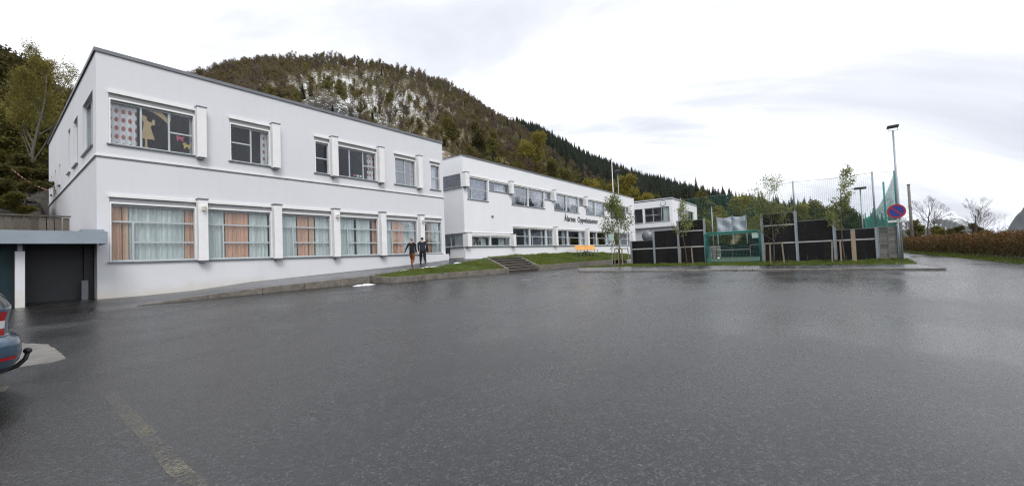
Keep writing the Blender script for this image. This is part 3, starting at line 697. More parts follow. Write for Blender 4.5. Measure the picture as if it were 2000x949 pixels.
# curtains, ground floor
CU = {0: [('c_orange', 0, .13), ('c_peach', .13, .2), ('c_teal', .2, .86), ('c_orange', .86, .975)],
      1: [('c_teal', 0, .27), ('c_orange', .28, .64), ('c_teal', .65, .97)],
      2: [('c_teal', 0, .33), ('c_orange', .34, .56), ('c_peach', .57, .69), ('c_teal', .70, .98)],
      3: [('c_teal', 0, .43), ('c_teal', .47, .84), ('c_orange', .86, .98)],
      4: [('c_teal', 0, .26), ('c_orange', .28, .62), ('c_teal', .63, .96)],
      5: [('c_orange', .38, .55), ('c_teal', .58, .92)]}
cname = {'c_orange': 'orange', 'c_peach': 'peach', 'c_teal': 'pale teal'}
for i, lst in CU.items():
    a, b = gf[i]; cnt = {}
    tot = {}
    for c, _, _ in lst: tot[c] = tot.get(c, 0)+1
    for c, p, q in lst:
        cnt[c] = cnt.get(c, 0)+1
        side = '' if tot[c] == 1 else (' left' if cnt[c] == 1 else ' right')
        curtain(f1, a+(b-a)*p+.04, a+(b-a)*q+.02, ZS+.03, ZH-.38, .25+(.02 if 'teal' in cname[c] else 0), M[c], f'{cname[c]}{side} curtain in the {ORD[i]} ground floor window of the near building')
UN = ['paper girl window', 'second upper window', 'narrow third upper window', 'upper window with postcards', 'fifth upper window', 'last upper window']
for i, lst in {0: [('c_dots', .0, .32, 0), ('c_white', .93, .99, 0)], 1: [('c_white', 0, .10, .4), ('c_dots', .78, .97, 0)], 3: [('c_dots', .79, .97, 0)], 4: [('c_dots', 0, .17, 0), ('c_dots', .80, .97, 0)], 5: [('c_white', .3, .72, 0)]}.items():
    a, b = up[i]
    for k, (c, p, q, tp) in enumerate(lst):
        kind = 'dotted' if c == 'c_dots' else 'white sheer'; sd_ = 'left' if p < .3 else 'right'
        curtain(f1, a+(b-a)*p+.04, a+(b-a)*q, US+.03, UH-.38, .25, M[c], f'{kind} curtain at the {sd_} of the {UN[i]} of near building', .035, tp)
for k, (a, b) in enumerate(ew):
    curtain(e1, a+.05, a+(b-a)*(.55 if k == 0 else .9), 6.55, 8.58, .34, M['c_teal'], f'pale teal curtain in the {["first", "second", "third"][k]} tall window of the end wall', .03)

# paper cut-outs stuck behind the upper left window
def cut(root, name, pts, d, mat, cx=0, cz=0, s=1):
    return MB().prism([f1(cx+x*s, d, cz+z*s) for x, z in pts], (0, .004, 0)).build(name, mat, root)
gx, gz = 3.92, 6.56
pg = thing('paper_cutout', 'tan paper girl holding up an umbrella, stuck in the large upper window', 'paper cutout', f1(gx, .16, gz))
cut(pg, 'figure', [(-.05, 0), (.09, 0), (.06, .05), (.06, .32), (.30, .34), (.22, .62), (.17, .85), (.22, .92), (.30, .93), (.31, 1.16), (.22, 1.15), (.21, 1.03), (.12, 1.04), (.05, 1.10), (.06, 1.20), (-.02, 1.27), (-.12, 1.24), (-.15, 1.14), (-.09, 1.05), (-.04, 1.0), (-.05, .8), (-.10, .5), (-.16, .34), (0, .32), (.0, .05)], .155, M['paper_tan'], gx, gz)
um = [(-.15+.92*t, 1.62+.0*t+.16*math.sin(t*PI)-.42*t*t) for t in np.linspace(0, 1, 10)]; lo = [(.72-.80*t, 1.06+.46*math.sin(t*PI*.5)**.8) for t in np.linspace(0, 1, 8)]
cut(pg, 'umbrella', um+lo, .150, M['paper_tan'], gx, gz)
for k in range(26):
    t = random.random(); x = -.18+1.02*t+random.uniform(-.03, .05); z = 1.64+.17*math.sin(t*PI)-.44*t*t+random.uniform(.0, .15)
    if gx+x > 4.72: x = 4.70-gx
    MB().prism([f1(gx+x+.026*math.cos(a), .145, gz+min(z, 1.60)*1.0+.032*math.sin(a)+.02*random.random()) for a in np.linspace(0, 2*PI, 7)[:-1]], (0, .003, 0)).build('paper_drop', M['paper_white'], pg)
ani = [(0, 0), (.05, 0), (.06, .08), (.15, .08), (.16, 0), (.21, 0), (.22, .16), (.28, .24), (.24, .26), (.19, .19), (.08, .19), (.09, .27), (.05, .24), (.0, .27), (-.03, .18), (0, .12)]
for x, z, mt, lb in ((4.92, 7.0, 'paper_pink', 'pink paper animal stuck in the corner pane of the large upper window'), (5.15, 6.72, 'paper_yellow', 'yellow paper animal stuck in the corner pane of the large upper window')):
    o = MB().prism([(p[0], 0, p[1]) for p in ani], (0, .004, 0)); o = link('paper_cutout', o.mesh('paper_cutout', M[mt]), None, f1(x, .15, z)); tag(o, lb, 'paper cutout')
for k, (x, mt) in enumerate(((13.05, 'paper_pink'), (13.25, 'paper_white'), (13.45, 'paper_white'))):
    o = MB().box(-.07, .07, 0, .004, 0, .11); o = link('postcard', o.mesh('postcard', M[mt]), None, f1(x, .15, 6.60)); tag(o, ['pink postcard at the foot of the wide upper window', 'white postcard in the middle of the row in the wide upper window', 'white postcard at the right end of the row in wide upper window'][k], 'postcard', 'postcards in the upper window')

# ---- lettered building
Y2, X2, X2R, Z2 = 22.5, 23.5, 62.2, 9.97
b2 = thing('school_building', 'long white two storey school building with the black lettering', 'building', (23.5, 22.5, 1.5))
f2 = fmap(Y2); e2 = emap(X2)
P2 = [(23.44, 23.93), (29.57, 29.97), (37.25, 37.66), (44.83, 45.26), (52.46, 52.92), (59.9, 60.35)]
H1, HM, H0, L0, L1, LA1 = 8.46, 7.43, 6.44, 2.55, 4.45, 3.56
uw = []   # (u0,u1,z0,z1,spec,blind)
full = lambda: ('h', [.5], [('v', [.82], [None, None]), None])
uw += [(24.0, 26.60, H0, H1, ('h', [.5], [('v', [.2], [None, None]), None])), (26.78, 29.57, HM, H1-.03, None)]
for a in (30.0, 37.7, 45.3, 52.95):
    uw += [(a, a+2.78, H0, H1, full()), (a+2.84, a+5.75, H0, H1, full()), (a+5.82, a+7.24 if a < 50 else a+6.9, HM, H1, None)]
lw = [(24.05, 26.70, L0, LA1, None), (26.78, 29.57, L0, LA1, None)]
for a in (30.02, 37.7, 45.3, 52.95):
    lw += [(a, a+2.80, L0, L1, ('h', [.55], [None, None])), (a+2.86, a+5.80, L0, L1, ('h', [.55], [('v', [.15], [None, None]), None])), (a+5.86, a+7.2 if a < 50 else a+6.9, L0, L1, ('h', [.55], [None, None]))]
wall_open('wall', b2, f2, X2, X2R, .0, Z2, [w[:4] for w in uw+lw], M['plaster2'])
eo = [(22.75, 29.5, HM, 8.5), (22.75, 27.5, L0, LA1)]
wall_open('wall', b2, e2, Y2+.222, 36, .0, Z2-.001, eo, M['plaster2'])
MB().box(X2R-.22, X2R, Y2+.222, 36, 0, Z2-.002).build('wall', M['plaster2'], b2)
MB().box(X2+.2, X2R-.2, Y2+.2, 36, Z2-.5, Z2-.25).build('roof', M['darkmetal'], b2)
MB().box(X2-.05, X2R+.05, Y2-.06, Y2+.26, Z2+.002, Z2+.045).box(X2-.05, X2+.26, Y2+.262, 36, Z2+.002, Z2+.045).box(X2-.052, X2R+.052, Y2-.066, Y2-.056, Z2-.05, Z2+.04).build('roof_coping', M['flash'], b2)
for i, (a, b) in enumerate(P2):
    p = MB().box(a, b, Y2-.36, Y2+.2, HM-.06, H1+.06).build('pilaster', M['pil'], b2, .015); MB().box(a-.03, b+.03, Y2-.39, Y2-.002, H1+.062, H1+.10).build('cap', M['flash'], p)
    MB().box(a+.1, b-.1, Y2-.3, Y2-.04, HM-.14, HM-.062).build('bracket', M['flash'], p)
    zt = LA1 if i < 2 else L1
    p = MB().box(a+.03, b+.03, Y2-.36, Y2+.2, L0-.06, zt+.06).build('pilaster', M['pil'], b2, .015); MB().box(a, b+.06, Y2-.39, Y2-.002, zt+.062, zt+.10).build('cap', M['flash'], p)
    MB().box(a+.1, b-.1, Y2-.3, Y2-.04, L0-.14, L0-.062).build('bracket', M['flash'], p)
    # ledges between pilasters
    if i < 5:
        a2 = P2[i+1][0]
        MB().box(b+.04, a2-.01, Y2-.10, Y2-.003, L0-.085, L0-.058).build('ledge', M['flash'], b2)
for (a, b, c, d_, sp) in uw: window(b2, f2, a, b, c, d_, sp, blind=.22, guide=False)
for (a, b, c, d_, sp) in lw: window(b2, f2, a, b, c, d_, sp, blind=.22, guide=False)
window(b2, e2, 22.77, 29.5, HM, 8.5, ('v', [.5], [None, None]), blind=0); window(b2, e2, 22.77, 27.5, L0, LA1, ('v', [.3, .6], [None, None, None]), blind=0)
MB().box(X2-.1, X2-.003, Y2+.05, 30, HM-.09, HM-.06).box(X2-.1, X2-.003, Y2+.05, 30, L0-.09, L0-.06).box(X2-.06, X2-.003, Y2-.05, 30, LA1+.02, LA1+.08).build('ledge', M['flash'], b2)
MB().box(X2-.03, 30, Y2-.05, Y2-.003, LA1+.1, LA1+.15).build('ledge', M['pil'], b2)
MB().box(X2-.36, X2-.02, 24.2, 24.75, 2.0, 2.45).build('letter_box', M['darkmetal'], b2, .02)
MB().box(X2-.5, X2-.003, 22.7, 26, 1.45, 1.62).build('threshold', M['concrete'], b2, .01)
MB().box(26.95, 27.15, Y2-.09, Y2-.003, 5.05, 5.22).build('wall_lamp', M['flash'], b2, .01)
for z0, z1 in ((2.0, 4.9), (5.9, 9.2)):
    MB().box(X2+.25, X2R-.25, 27.6, 27.7, z0, z1).build('room_partition', M['interior'], b2)
    MB().box(X2+.25, X2R-.25, 22.75, 27.59, z0-.1, z0).build('room_floor', M['floor_in'], b2); MB().box(X2+.25, X2R-.25, 22.75, 27.59, z1, z1+.1).build('room_ceiling', M['interior'], b2)
    for x in (29.7, 37.4, 45, 52.6): MB().box(x, x+.1, 22.9, 27.58, z0+.002, z1-.002).build('room_partition', M['interior'], b2)
# its curtains
WN = ['first', 'second', 'third', 'fourth', 'fifth', 'sixth', 'seventh', 'eighth', 'ninth', 'tenth', 'eleventh', 'twelfth', 'thirteenth', 'fourteenth']
for i, p, q, c in ((0, .3, .97, 'c_grey'), (1, .4, .97, 'c_white'), (2, .03, .4, 'c_grey'), (3, .5, .97, 'c_grey'), (4, .03, .9, 'c_grey'), (5, .03, .97, 'c_grey'), (6, .4, .95, 'c_white'), (7, .05, .9, 'c_grey'), (8, .03, .97, 'c_white'), (9, .03, .97, 'c_white'), (10, .1, .9, 'c_grey')):
    a, b, c0, c1 = uw[i][:4]; curtain(f2, a+(b-a)*p, a+(b-a)*q, c0+.05, c1-.25, .35, M[c], f'{"white" if c == "c_white" else "grey"} curtain in the {WN[i]} upper window from the left of lettered building', .03)
for i, p, q, c in ((0, .68, .9, 'c_teal'), (1, .52, .82, 'c_teal'), (2, .78, .92, 'c_teal'), (3, .8, .95, 'c_teal'), (4, .12, .6, 'c_teal'), (5, .70, .95, 'c_white'), (6, .03, .2, 'c_white'), (7, .05, .9, 'c_teal'), (8, .86, .97, 'c_white'), (10, .2, .85, 'c_teal')):
    a, b, c0, c1 = lw[i][:4]; curtain(f2, a+(b-a)*p, a+(b-a)*q, c0+.05, c1-.25, .35, M[c], f'{"white" if c == "c_white" else "teal"} curtain in the {WN[i]} lower window from the left of lettered building', .03)
curtain(e2, 22.85, 24.0, L0+.05, LA1-.05, .35, M['c_teal'], 'teal curtain in the corner window on the end wall of lettered building', .03)
ps = thing('paper_stars', 'scatter of small white paper stars in the first upper window of lettered building', 'paper stars', f2(24.8, .16, 6.6))
for k in range(12):
    x, z = 24.65+random.random()*1.6, 6.62+random.random()*.75; pts = []
    for a in range(10): rr = .075 if a % 2 == 0 else .035; pts.append(f2(x+rr*math.sin(a*PI/5), .15, z+rr*math.cos(a*PI/5)))
    MB().prism(pts, (0, .004, 0)).build('star', M['paper_white'] if k % 3 else M['paper_pink'], ps)
# lettering
lt = thing('wall_lettering', 'black raised lettering on the white wall of the long building', 'lettering', f2(39.75, -.05, 5.33))
def text_mesh(s):
    cu = bpy.data.curves.new('t', 'FONT'); cu.body = s; cu.size = 1; cu.extrude = .012; cu.offset = .004
    o = bpy.data.objects.new('t', cu); COL.objects.link(o); dg = bpy.context.evaluated_depsgraph_get()
    me = bpy.data.meshes.new_from_object(o.evaluated_get(dg)); bpy.data.objects.remove(o); bpy.data.curves.remove(cu); return me
def wid(s):
    me = text_mesh(s); w = max(v.co.x for v in me.vertices); bpy.data.meshes.remove(me); return w
T = 'Åfarnes  Oppvekstsenter'; tw = wid(T); sx = 8.8/tw
for i, ch in enumerate(T):
    if ch == ' ': continue
    x1 = wid(T[:i+1]); me = text_mesh(ch); x0 = x1-max(v.co.x for v in me.vertices)
    for v in me.vertices: v.co = Vector((v.co.x*sx*.9, -v.co.z, v.co.y*.93))
    me.materials.append(M['letter']); link('letter', me, lt, (x0*sx, 0, 0))

# ---- far building
b3 = thing('school_building', 'small white far block with clock beyond the lettered building', 'building', (66.3, 17.9, .4))
X3, Y3, Z3 = 66.3, 17.85, 9.92; e3 = emap(X3); f3 = fmap(Y3)
wall_open('wall', b3, e3, Y3, 34, 5.35, Z3, [(18.3, 22.3, 6.2, 8.55), (22.6, 26, 6.2, 8.55)], M['plaster2'])
wall_open('wall', b3, f3, X3+.222, 83.2, 5.35, Z3-.001, [(69.5, 80.5, 5.9, 8.4)], M['plaster2'])
MB().box(X3+.5, 82.8, Y3+.5, 34, 0, 5.349).build('wall', M['plaster'], b3)
MB().box(X3-.02, 83.3, Y3-.02, 34, Z3-.3, Z3-.15).build('roof', M['darkmetal'], b3); MB().box(X3-.05, 83.3, Y3-.05, Y3+.25, Z3+.002, Z3+.05).box(X3-.05, X3+.25, Y3+.252, 34, Z3+.002, Z3+.05).build('roof_coping', M['flash'], b3)
MB().box(X3+.02, 83, Y3+.02, 34, 5.2, 5.349).build('floor_slab', M['interior'], b3)
window(b3, e3, 18.3, 22.3, 6.2, 8.55, ('v', [.31, .66], [None, ('h', [.5], [None, None]), ('h', [.5], [None, None])]), blind=0)
window(b3, e3, 22.6, 26, 6.2, 8.55, ('v', [.5], [None, None]), blind=0)
window(b3, f3, 69.5, 80.5, 5.9, 8.4, ('v', [.2, .4, .6, .8], [None]*5), blind=0)
MB().box(X3+4, X3+4.1, Y3+.3, 33, 5.36, Z3-.35).build('room_partition', M['interior'], b3); MB().box(X3+.3, 82.9, 24, 24.1, 5.36, Z3-.35).build('room_partition', M['interior'], b3)
curtain(e3, 18.5, 19.4, 6.3, 8.45, .4, M['c_teal'], 'pale curtain in the window of the far white block', .03)
ck = thing('wall_clock', 'round white wall clock high on the far white block', 'clock', (X3-.05, 19.2, 9.1))
MB().tube([(X3-.10, 19.2, 9.1), (X3-.003, 19.2, 9.1)], .42, 24).build('case', M['flash'], ck); MB().tube([(X3-.115, 19.2, 9.1), (X3-.101, 19.2, 9.1)], .36, 24).build('dial', M['white_metal'], ck)
MB().bar((X3-.122, 19.2, 9.1), (X3-.122, 19.2, 9.38), .03, .01).bar((X3-.126, 19.2, 9.1), (X3-.126, 19.0, 9.0), .04, .01).build('hands', M['letter'], ck)
tk = thing('storage_tank', 'round grey tank half hidden at the corner below the far block', 'tank', (64.5, 22.2, 3.4))
MB().sphere((64.6, 21.3, 3.9), 1.0, 16, 10, (1, 1, 1.05)).build('shell', M['flash'], tk, smooth=True); MB().tube([(64.6, 21.3, .2), (64.6, 21.3, 3.2)], .25, 10).build('stand', M['galv'], tk)

# ------------------------------------------------------------------ carport at the left
cpn = thing('carport', 'flat roofed carport with blue grey metal fascia against the near building', 'carport', (0.7, 20.2, .6))
MB().box(-14, 2.62, 19.55, 19.60, 2.60, 3.02).build('fascia', M['canopy'], cpn); MB().box(2.572, 2.62, 19.602, 20.9, 2.60, 3.02).box(2.05, 2.60, 20.0, 20.98, 3.022, 3.12).build('fascia', M['canopy'], cpn)
MB().box(-14, 2.568, 19.602, 24.0, 2.70, 2.97).build('roof_slab', M['darkmetal'], cpn)
for x in (-3.6, .28, ): MB().box(x-.008, x+.008, 19.535, 19.549, 2.6, 3.03).build('seam', M['flash'], cpn)
for x in (.71, -5.0):
    p = MB().box(x-.10, x+.10, 20.0, 20.25, .3, 2.38).build('column', M['plaster'], cpn, .01); MB().box(x-.05, x+.05, 20.05, 20.2, 2.381, 2.70).build('column_head', M['flash'], p)
MB().box(.86, 2.25, 21.75, 21.85, .3, 2.70).build('garage_door', M['garage'], cpn)
for z in (1.05, 1.5, 1.95, 2.4): MB().box(.86, 2.25, 21.735, 21.748, z, z+.02).build('door_groove', M['darkmetal'], cpn)
MB().box(2.26, 2.50, 21.6, 21.85, .3, 2.69).build('wall', M['garage'], cpn); MB().box(2.18, 2.36, 21.45, 21.59, .55, 1.35).build('meter_box', M['flash'], cpn, .01)
MB().box(-14, .58, 21.2, 21.3, .3, 2.69).build('wall', M['teal_wall'], cpn)
for k in range(9): MB().box(-1.1+k*.18, -.94+k*.18, 21.17, 21.198, .5, 2.65).build('board', M['teal_wall'], cpn)
MB().box(.585, .855, 21.2, 21.9, .3, 2.69).build('wall', M['garage'], cpn)
MB().box(-14, 2.5, 23.9, 24.0, .3, 2.69).build('wall', M['garage'], cpn)
# firewood stack
k = 0
for i in range(4):
    for j in range(6 if i < 2 else 4):
        r = random.uniform(.07, .10); x, z = -.15+j*.155+(i % 2)*.07-.55, .72+i*.15
        o = MB().tube([(0, -.16, 0), (0, .16, 0)], [r, r], 7); o = link('firewood_log', o.mesh('firewood_log', M['log']), None, (x, 20.6+random.uniform(-.02, .02), z+.0), (0, random.random(), random.uniform(-.06, .06)))
        tag(o, 'cut firewood log in the stack left of the carport column', 'log', 'firewood stacked by the carport')
# plank fence on the terrace above
fn = thing('plank_fence', 'weathered grey plank fence on the terrace above the carport', 'fence', (-2, 23.2, 3.0))
bm_ = MB().box(-.085, .085, -.012, .012, 0, 1).mesh('plank', M['oldwood'])
for i in range(46):
    x = 2.05-i*.2; link('plank', bm_, fn, (x+2-.09, random.uniform(-.01, .01), -.02), (0, random.uniform(-.01, .01), 0), (1, 1, .80+random.uniform(-.01, .02)))
MB().box(-7.5, 2.06, 23.14, 23.18, 3.06, 3.15).build('rail', M['oldwood'], fn); MB().box(-7.5, 2.08, 23.12, 23.28, 3.815, 3.86).build('cap_rail', M['oldwood'], fn)
for x in (.32, -2.6, -5.5): MB().box(x-.05, x+.05, 23.22, 23.32, 2.9, 3.81).build('post', M['oldwood'], fn)

# ------------------------------------------------------------------ ball court boards
XF, ZB = 35.6, .36
K = XF/35.0
posts = [13.1, 11.08, 9.06, 7.02, 3.1, 1.04, -1.07, -3.2]
tops = {0: 2.10, 1: 2.88, 2: 3.58, 4: 3.58, 5: 2.88, 6: 2.10}       # panel heights by bay, None at the goal
posts = [p*K for p in posts]
BW = ['low leftmost board panel of the ball court beside the first staked tree', 'medium height board panel second from the left of the ball court', 'tall board panel just left of the goal', '', 'tall board panel just right of the goal', 'medium height board panel right of the tall post by the goal', 'low board panel with timber stakes near the round sign']
for i, h in tops.items():
    y0, y1 = posts[i+1]+.085, posts[i]-.085
    if i == 2: y1 = posts[2]-.085
    t = thing('court_board', BW[i], 'board panel', (XF, (y0+y1)/2, ZB), 'board panels round the ball court')
    cuts = [.03, 1.40, 2.72, h] if h > 3 else [.03, 1.40, h]
    zc = ZB
    for j in range(len(cuts)-1):
        z0 = ZB+cuts[j]+(.05 if j else 0); z1 = ZB+cuts[j+1]-(.05 if j < len(cuts)-2 else 0)
        n = 4
        for q in range(n):
            a = y0+(y1-y0)*q/n+.004; b = y0+(y1-y0)*(q+1)/n-.004
            MB().box(XF-.02, XF+.02, a, b, z0, z1).build('board', M['board'], t, .004)
        if j < len(cuts)-2: MB().box(XF-.045, XF+.03, y0, y1, z1+.002, z1+.098).build('rail', M['rail'], t)
    MB().box(XF-.03, XF+.03, y0, y1, ZB+h+.002, ZB+h+.04).build('top_rail', M['flash'], t)
    MB().box(XF-.04, XF+.03, y0, y1, ZB-.1, ZB+.028).build('bottom_rail', M['rail'], t)
PH = [2.15, 2.95, 3.65, 3.62, 3.65, 5.85, 2.95, 5.85]
PW = ['first', 'second', 'third', 'fourth', 'fifth', 'sixth, tall,', 'seventh', 'eighth, tall,']
for i, (y, h) in enumerate(zip(posts, PH)):
    t = thing('court_post', f'galvanised steel post of the ball court, {PW[i]} from the left', 'post', (XF, y, ZB), 'galvanised posts of the ball court')
    w = .075
    hh = min(h, 3.66 if i != 7 else 2.15)
    MB().box(XF-.09, XF+.09, y-w, y+w, ZB-.4, ZB+hh).build('shaft', M['galv'], t, .01)
    MB().box(XF-.12, XF-.092, y-w-.03, y-w-.002, ZB-.3, ZB+hh-.02).build('flange', M['galv'], t)
    if h > 5: MB().tube([(XF, y, ZB+hh), (XF-.0, y, ZB+h)], .052, 10).build('net_pole', M['galv'], t, smooth=True)
for y in (8.78*K,):
    t = thing('net_pole', 'slim steel net pole behind the tall board left of the goal', 'post', (XF+.25, y, ZB)); MB().tube([(XF+.25, y, ZB-.2), (XF+.25, y, 5.9)], .05, 10).build('shaft', M['galv'], t, smooth=True); MB().sphere((XF+.25, y, 5.9), .055, 8, 5).build('cap', M['flash'], t)
def net_mesh(P00, P10, P01, P11, nu, nv, r, sag=0, topcurve=None, jit=0):
    """strands of a net between four corners; P00-P10 bottom edge, P01-P11 top edge"""
    mb = MB(); P = lambda u, v: None
    a, b, c, d = map(Vector, (P00, P10, P01, P11))
    def P(u, v):
        bot = a.lerp(b, u); top = c.lerp(d, u)
        if topcurve: top.z = topcurve(u)
        p = bot.lerp(top, v)
        if sag: p.z -= sag*math.sin(u*PI)*v
        return p
    for i in range(nu+1):
        u = i/nu; pts = [P(u, v) for v in np.linspace(0, 1, 4)]; mb.tube(pts, r, 3, False)
    for j in range(nv+1):
        v = j/nv; pts = [P(u, v) for u in np.linspace(0, 1, 9)]; mb.tube(pts, r, 3, False)
    return mb
t = thing('court_net', 'tall green ball net hung above the court boards facing the lot', 'net', (XF+.3, 2, 2.4))
net_mesh((XF+.12, 8.8*K, 2.5), (XF+.12, -3.2*K, 2.5), (XF+.12, 8.8*K, 5.75), (XF+.12, -3.2*K, 6.15), 110, 30, .0040, .05).build('mesh', M['net'], t)
MB().tube([(XF+.12, 8.8*K, 5.78), (XF+.12, 4.9*K, 5.80), (XF+.12, 1.04*K, 6.14), (XF+.12, -1.1*K, 6.08), (XF+.12, -3.2*K, 6.16), (XF+.1, -4.25*K, 6.08)], .012, 5).build('top_cable', M['flash'], t)
t = thing('court_net', 'sagging green net along the road side of the ball court', 'net', (46, -4.35, 2.4))
net_mesh((XF+.1, -4.3, .5), (57, -4.35, .5), (XF+.1, -4.3, 6.0), (57, -4.35, 4.3), 190, 46, .0045, 0, lambda u: 6.05-2.0*min(1, u*1.7)**.6-.0*u).build('mesh', M['net'], t)
for x in (42.0, 49.5, 57): 
    t = thing('net_pole', f'green net pole on the road side of the court, {"nearest" if x < 43 else "middle" if x < 50 else "farthest"}', 'post', (x, -4.45, .3)); MB().tube([(x, -4.45, .2), (x, -4.45, 6.1 if x < 45 else 4.6)], .06, 8).build('shaft', M['goal'], t, smooth=True); MB().sphere((x, -4.45, 6.1 if x < 45 else 4.6), .065, 8, 5).build('cap', M['goal'], t)
# far side of the court
fb = thing('court_board', 'dark boards at the far end of the ball court seen through the goal', 'board panel', (55, 5, .4))
for (y0, y1, h) in ((14, 10.6, 2.1), (10.55, 8.1, 1.55), (8.05, 6.2, 1.55), (6.15, 4.2, 2.45), (4.15, 2.2, 2.45), (2.15, .2, 2.4), (.15, -2, 2.2), (-2.05, -4.2, 2.0)):
    MB().box(55, 55.05, y1, y0, .4, .4+h).build('board', M['board'], fb); MB().box(54.96, 54.998, y1, y0, .4+h*.55, .4+h*.55+.05).build('rail', M['rail'], fb)
bn = thing('tarpaulin_screen', 'pair of silver grey tarpaulin screens standing above the far court boards', 'screen', (55.3, 7.7, .4))
for y0, y1 in ((9.55, 7.98), (7.88, 6.5)):
    U, Vv = np.meshgrid(np.linspace(0, 1, 15), np.linspace(0, 1, 13))
    X = 55.3+.10*np.sin(U*7+Vv*3+y0)+.05*np.sin(Vv*11+U*4); Y = y0+(y1-y0)*U; Z = 3.2+2.15*Vv-.12*np.sin(U*PI)*Vv
    i = np.arange(12*14); a = (i//14)*15+i % 14
    link('sheet', mesh_np('sheet', np.stack([X-55.3, Y-7.7, Z-.4], -1).reshape(-1, 3), np.stack([a, a+1, a+16, a+15], 1), M['banner'], True), bn)
for y in (9.6, 7.93, 6.45): MB().tube([(55.3, y, .4), (55.3, y, 5.45)], .05, 8).build('pole', M['galv'], bn)
o = MB().box(54.9, 54.94, 4.5, 5.9, 2.55, 3.15).build('notice_board', M['palesign'], None); tag(o, 'small pale green board above the far court boards', 'board')
lp = thing('light_pole', 'thin light pole at the far left corner of the ball court', 'lamp', (54, 9.9, .4))
MB().tube([(54, 9.9, .4), (54, 9.9, 6.9)], .06, 8).build('pole', M['galv'], lp, smooth=True); MB().box(53.7, 54.3, 9.55, 10.25, 6.9, 7.05).build('lamp_head', M['darkmetal'], lp, .02)
lp = thing('light_pole', 'thin light pole rising beyond the court by the round sign', 'lamp', (58, -4.3, .2))
MB().tube([(58, -4.25, .2), (58, -4.25, 7.35)], .06, 8).build('pole', M['galv'], lp, smooth=True); MB().box(57.6, 58.4, -4.75, -3.75, 7.35, 7.55).build('lamp_head', M['darkmetal'], lp, .02)
rp = thing('playground_box', 'red plastic play box on the far court edge', 'play box', (53.5, 3.4, .4)); MB().box(53.3, 53.8, 4.0, 5.2, 3.0, 3.25).build('lid', M['red_plastic'], rp, .03); MB().box(53.4, 53.7, 4.1, 5.1, .4, 2.999).build('stand', M['darkmetal'], rp)
bx = thing('crate_stack', 'grey stone gabion beside the far boards seen through the goal', 'gabion', (50, 9, .4))
for i in range(5):
    for j in range(3): MB().box(50, 50.5, 8.55+j*.42, 8.93+j*.42, .4+i*.28, .66+i*.28).build('stone', M['slat'], bx, .05)
bl = MB().sphere((0, 0, 0), .11, 14, 9).mesh('football', M['white_metal'], smooth=True); o = link('football', bl, None, (45.5, 7.95, .51)); tag(o, 'white ball lying on the court turf inside the goal', 'ball')
# goal
gl = thing('football_goal', 'green steel football goal with net set between the court boards', 'goal', (XF-.1, 5.0, ZB))
gy0, gy1, gt = 7.02*K-.05, 3.1*K+.15, 2.78
def gtube(pts, r=.06): MB().tube(pts, r, 10).build('tube', M['goal'], gl, smooth=True)
gtube([(XF-.12, gy0, ZB), (XF-.12, gy0, gt-.12), (XF-.12, gy0-.05, gt-.02), (XF-.12, gy0-.18, gt)], .065); gtube([(XF-.12, gy0-.18, gt), (XF-.12, gy1+.18, gt)], .065)
gtube([(XF-.12, gy1+.18, gt), (XF-.12, gy1+.05, gt-.02), (XF-.12, gy1, gt-.12), (XF-.12, gy1, ZB)], .065)
for y in (gy0-.02, gy1+.02): gtube([(XF-.12, y, gt-.1), (XF+.9, y, gt-.12), (XF+1.3, y, ZB+.05), (XF-.1, y, ZB+.05)], .04)
gtube([(XF+1.3, gy0, ZB+.06), (XF+1.3, gy1, ZB+.06)], .04)
net_mesh((XF+1.3, gy0, ZB+.05), (XF+1.3, gy1, ZB+.05), (XF+.9, gy0, gt-.12), (XF+.9, gy1, gt-.12), 38, 22, .0045).build('back_net', M['net'], gl)
for y in (gy0, gy1): net_mesh((XF-.1, y, ZB+.05), (XF+1.3, y, ZB+.05), (XF-.1, y, gt-.1), (XF+.9, y, gt-.12), 14, 22, .006).build('side_net', M['net'], gl)
net_mesh((XF-.1, gy0, gt-.05), (XF-.1, gy1, gt-.05), (XF+.9, gy0, gt-.12), (XF+.9, gy1, gt-.12), 38, 10, .005).build('top_net', M['net'], gl)
# slatted panel at the right end
sp = thing('slatted_panel', 'weathered panel of short horizontal slats at the right end of the court', 'slat fence', (XF, -3.75, ZB))
y0, y1 = -4.20, -3.2*K-.1; ym = (y0+y1)/2-.02
sl = {w: MB().box(-.02, .02, -w/2, w/2, 0, .105).mesh('slat', M['slat']) for w in (round(y1-ym-.06, 3), round(ym-y0-.06, 3))}
ws = list(sl)
for i in range(17):
    for w, yc in ((ws[0], (y1+ym)/2), (ws[-1], (ym+y0)/2)): link('slat', sl[w], sp, (random.uniform(-.02, .02), yc+3.75, .06+i*.121), (0, random.uniform(-.25, -.05), random.uniform(-.02, .02)))
for y in (y1, ym, y0): MB().box(XF-.05, XF+.05, y-.035, y+.035, ZB-.2, ZB+2.12).build('post', M['slat'], sp)
MB().box(XF-.06, XF+.06, y0-.05, y1+.05, ZB+2.13, ZB+2.19).build('cap_rail', M['flash'], sp)
t = thing('court_post', 'paired galvanised corner posts behind the round sign', 'post', (XF-.1, -4.33, ZB)); MB().box(XF-.1, XF+.1, -4.42, -4.24, ZB-.3, ZB+2.3).build('shaft', M['galv'], t, .01); MB().tube([(XF, -4.33, ZB+2.3), (XF, -4.33, 6.1)], .06, 8).build('net_pole', M['goal'], t, smooth=True)
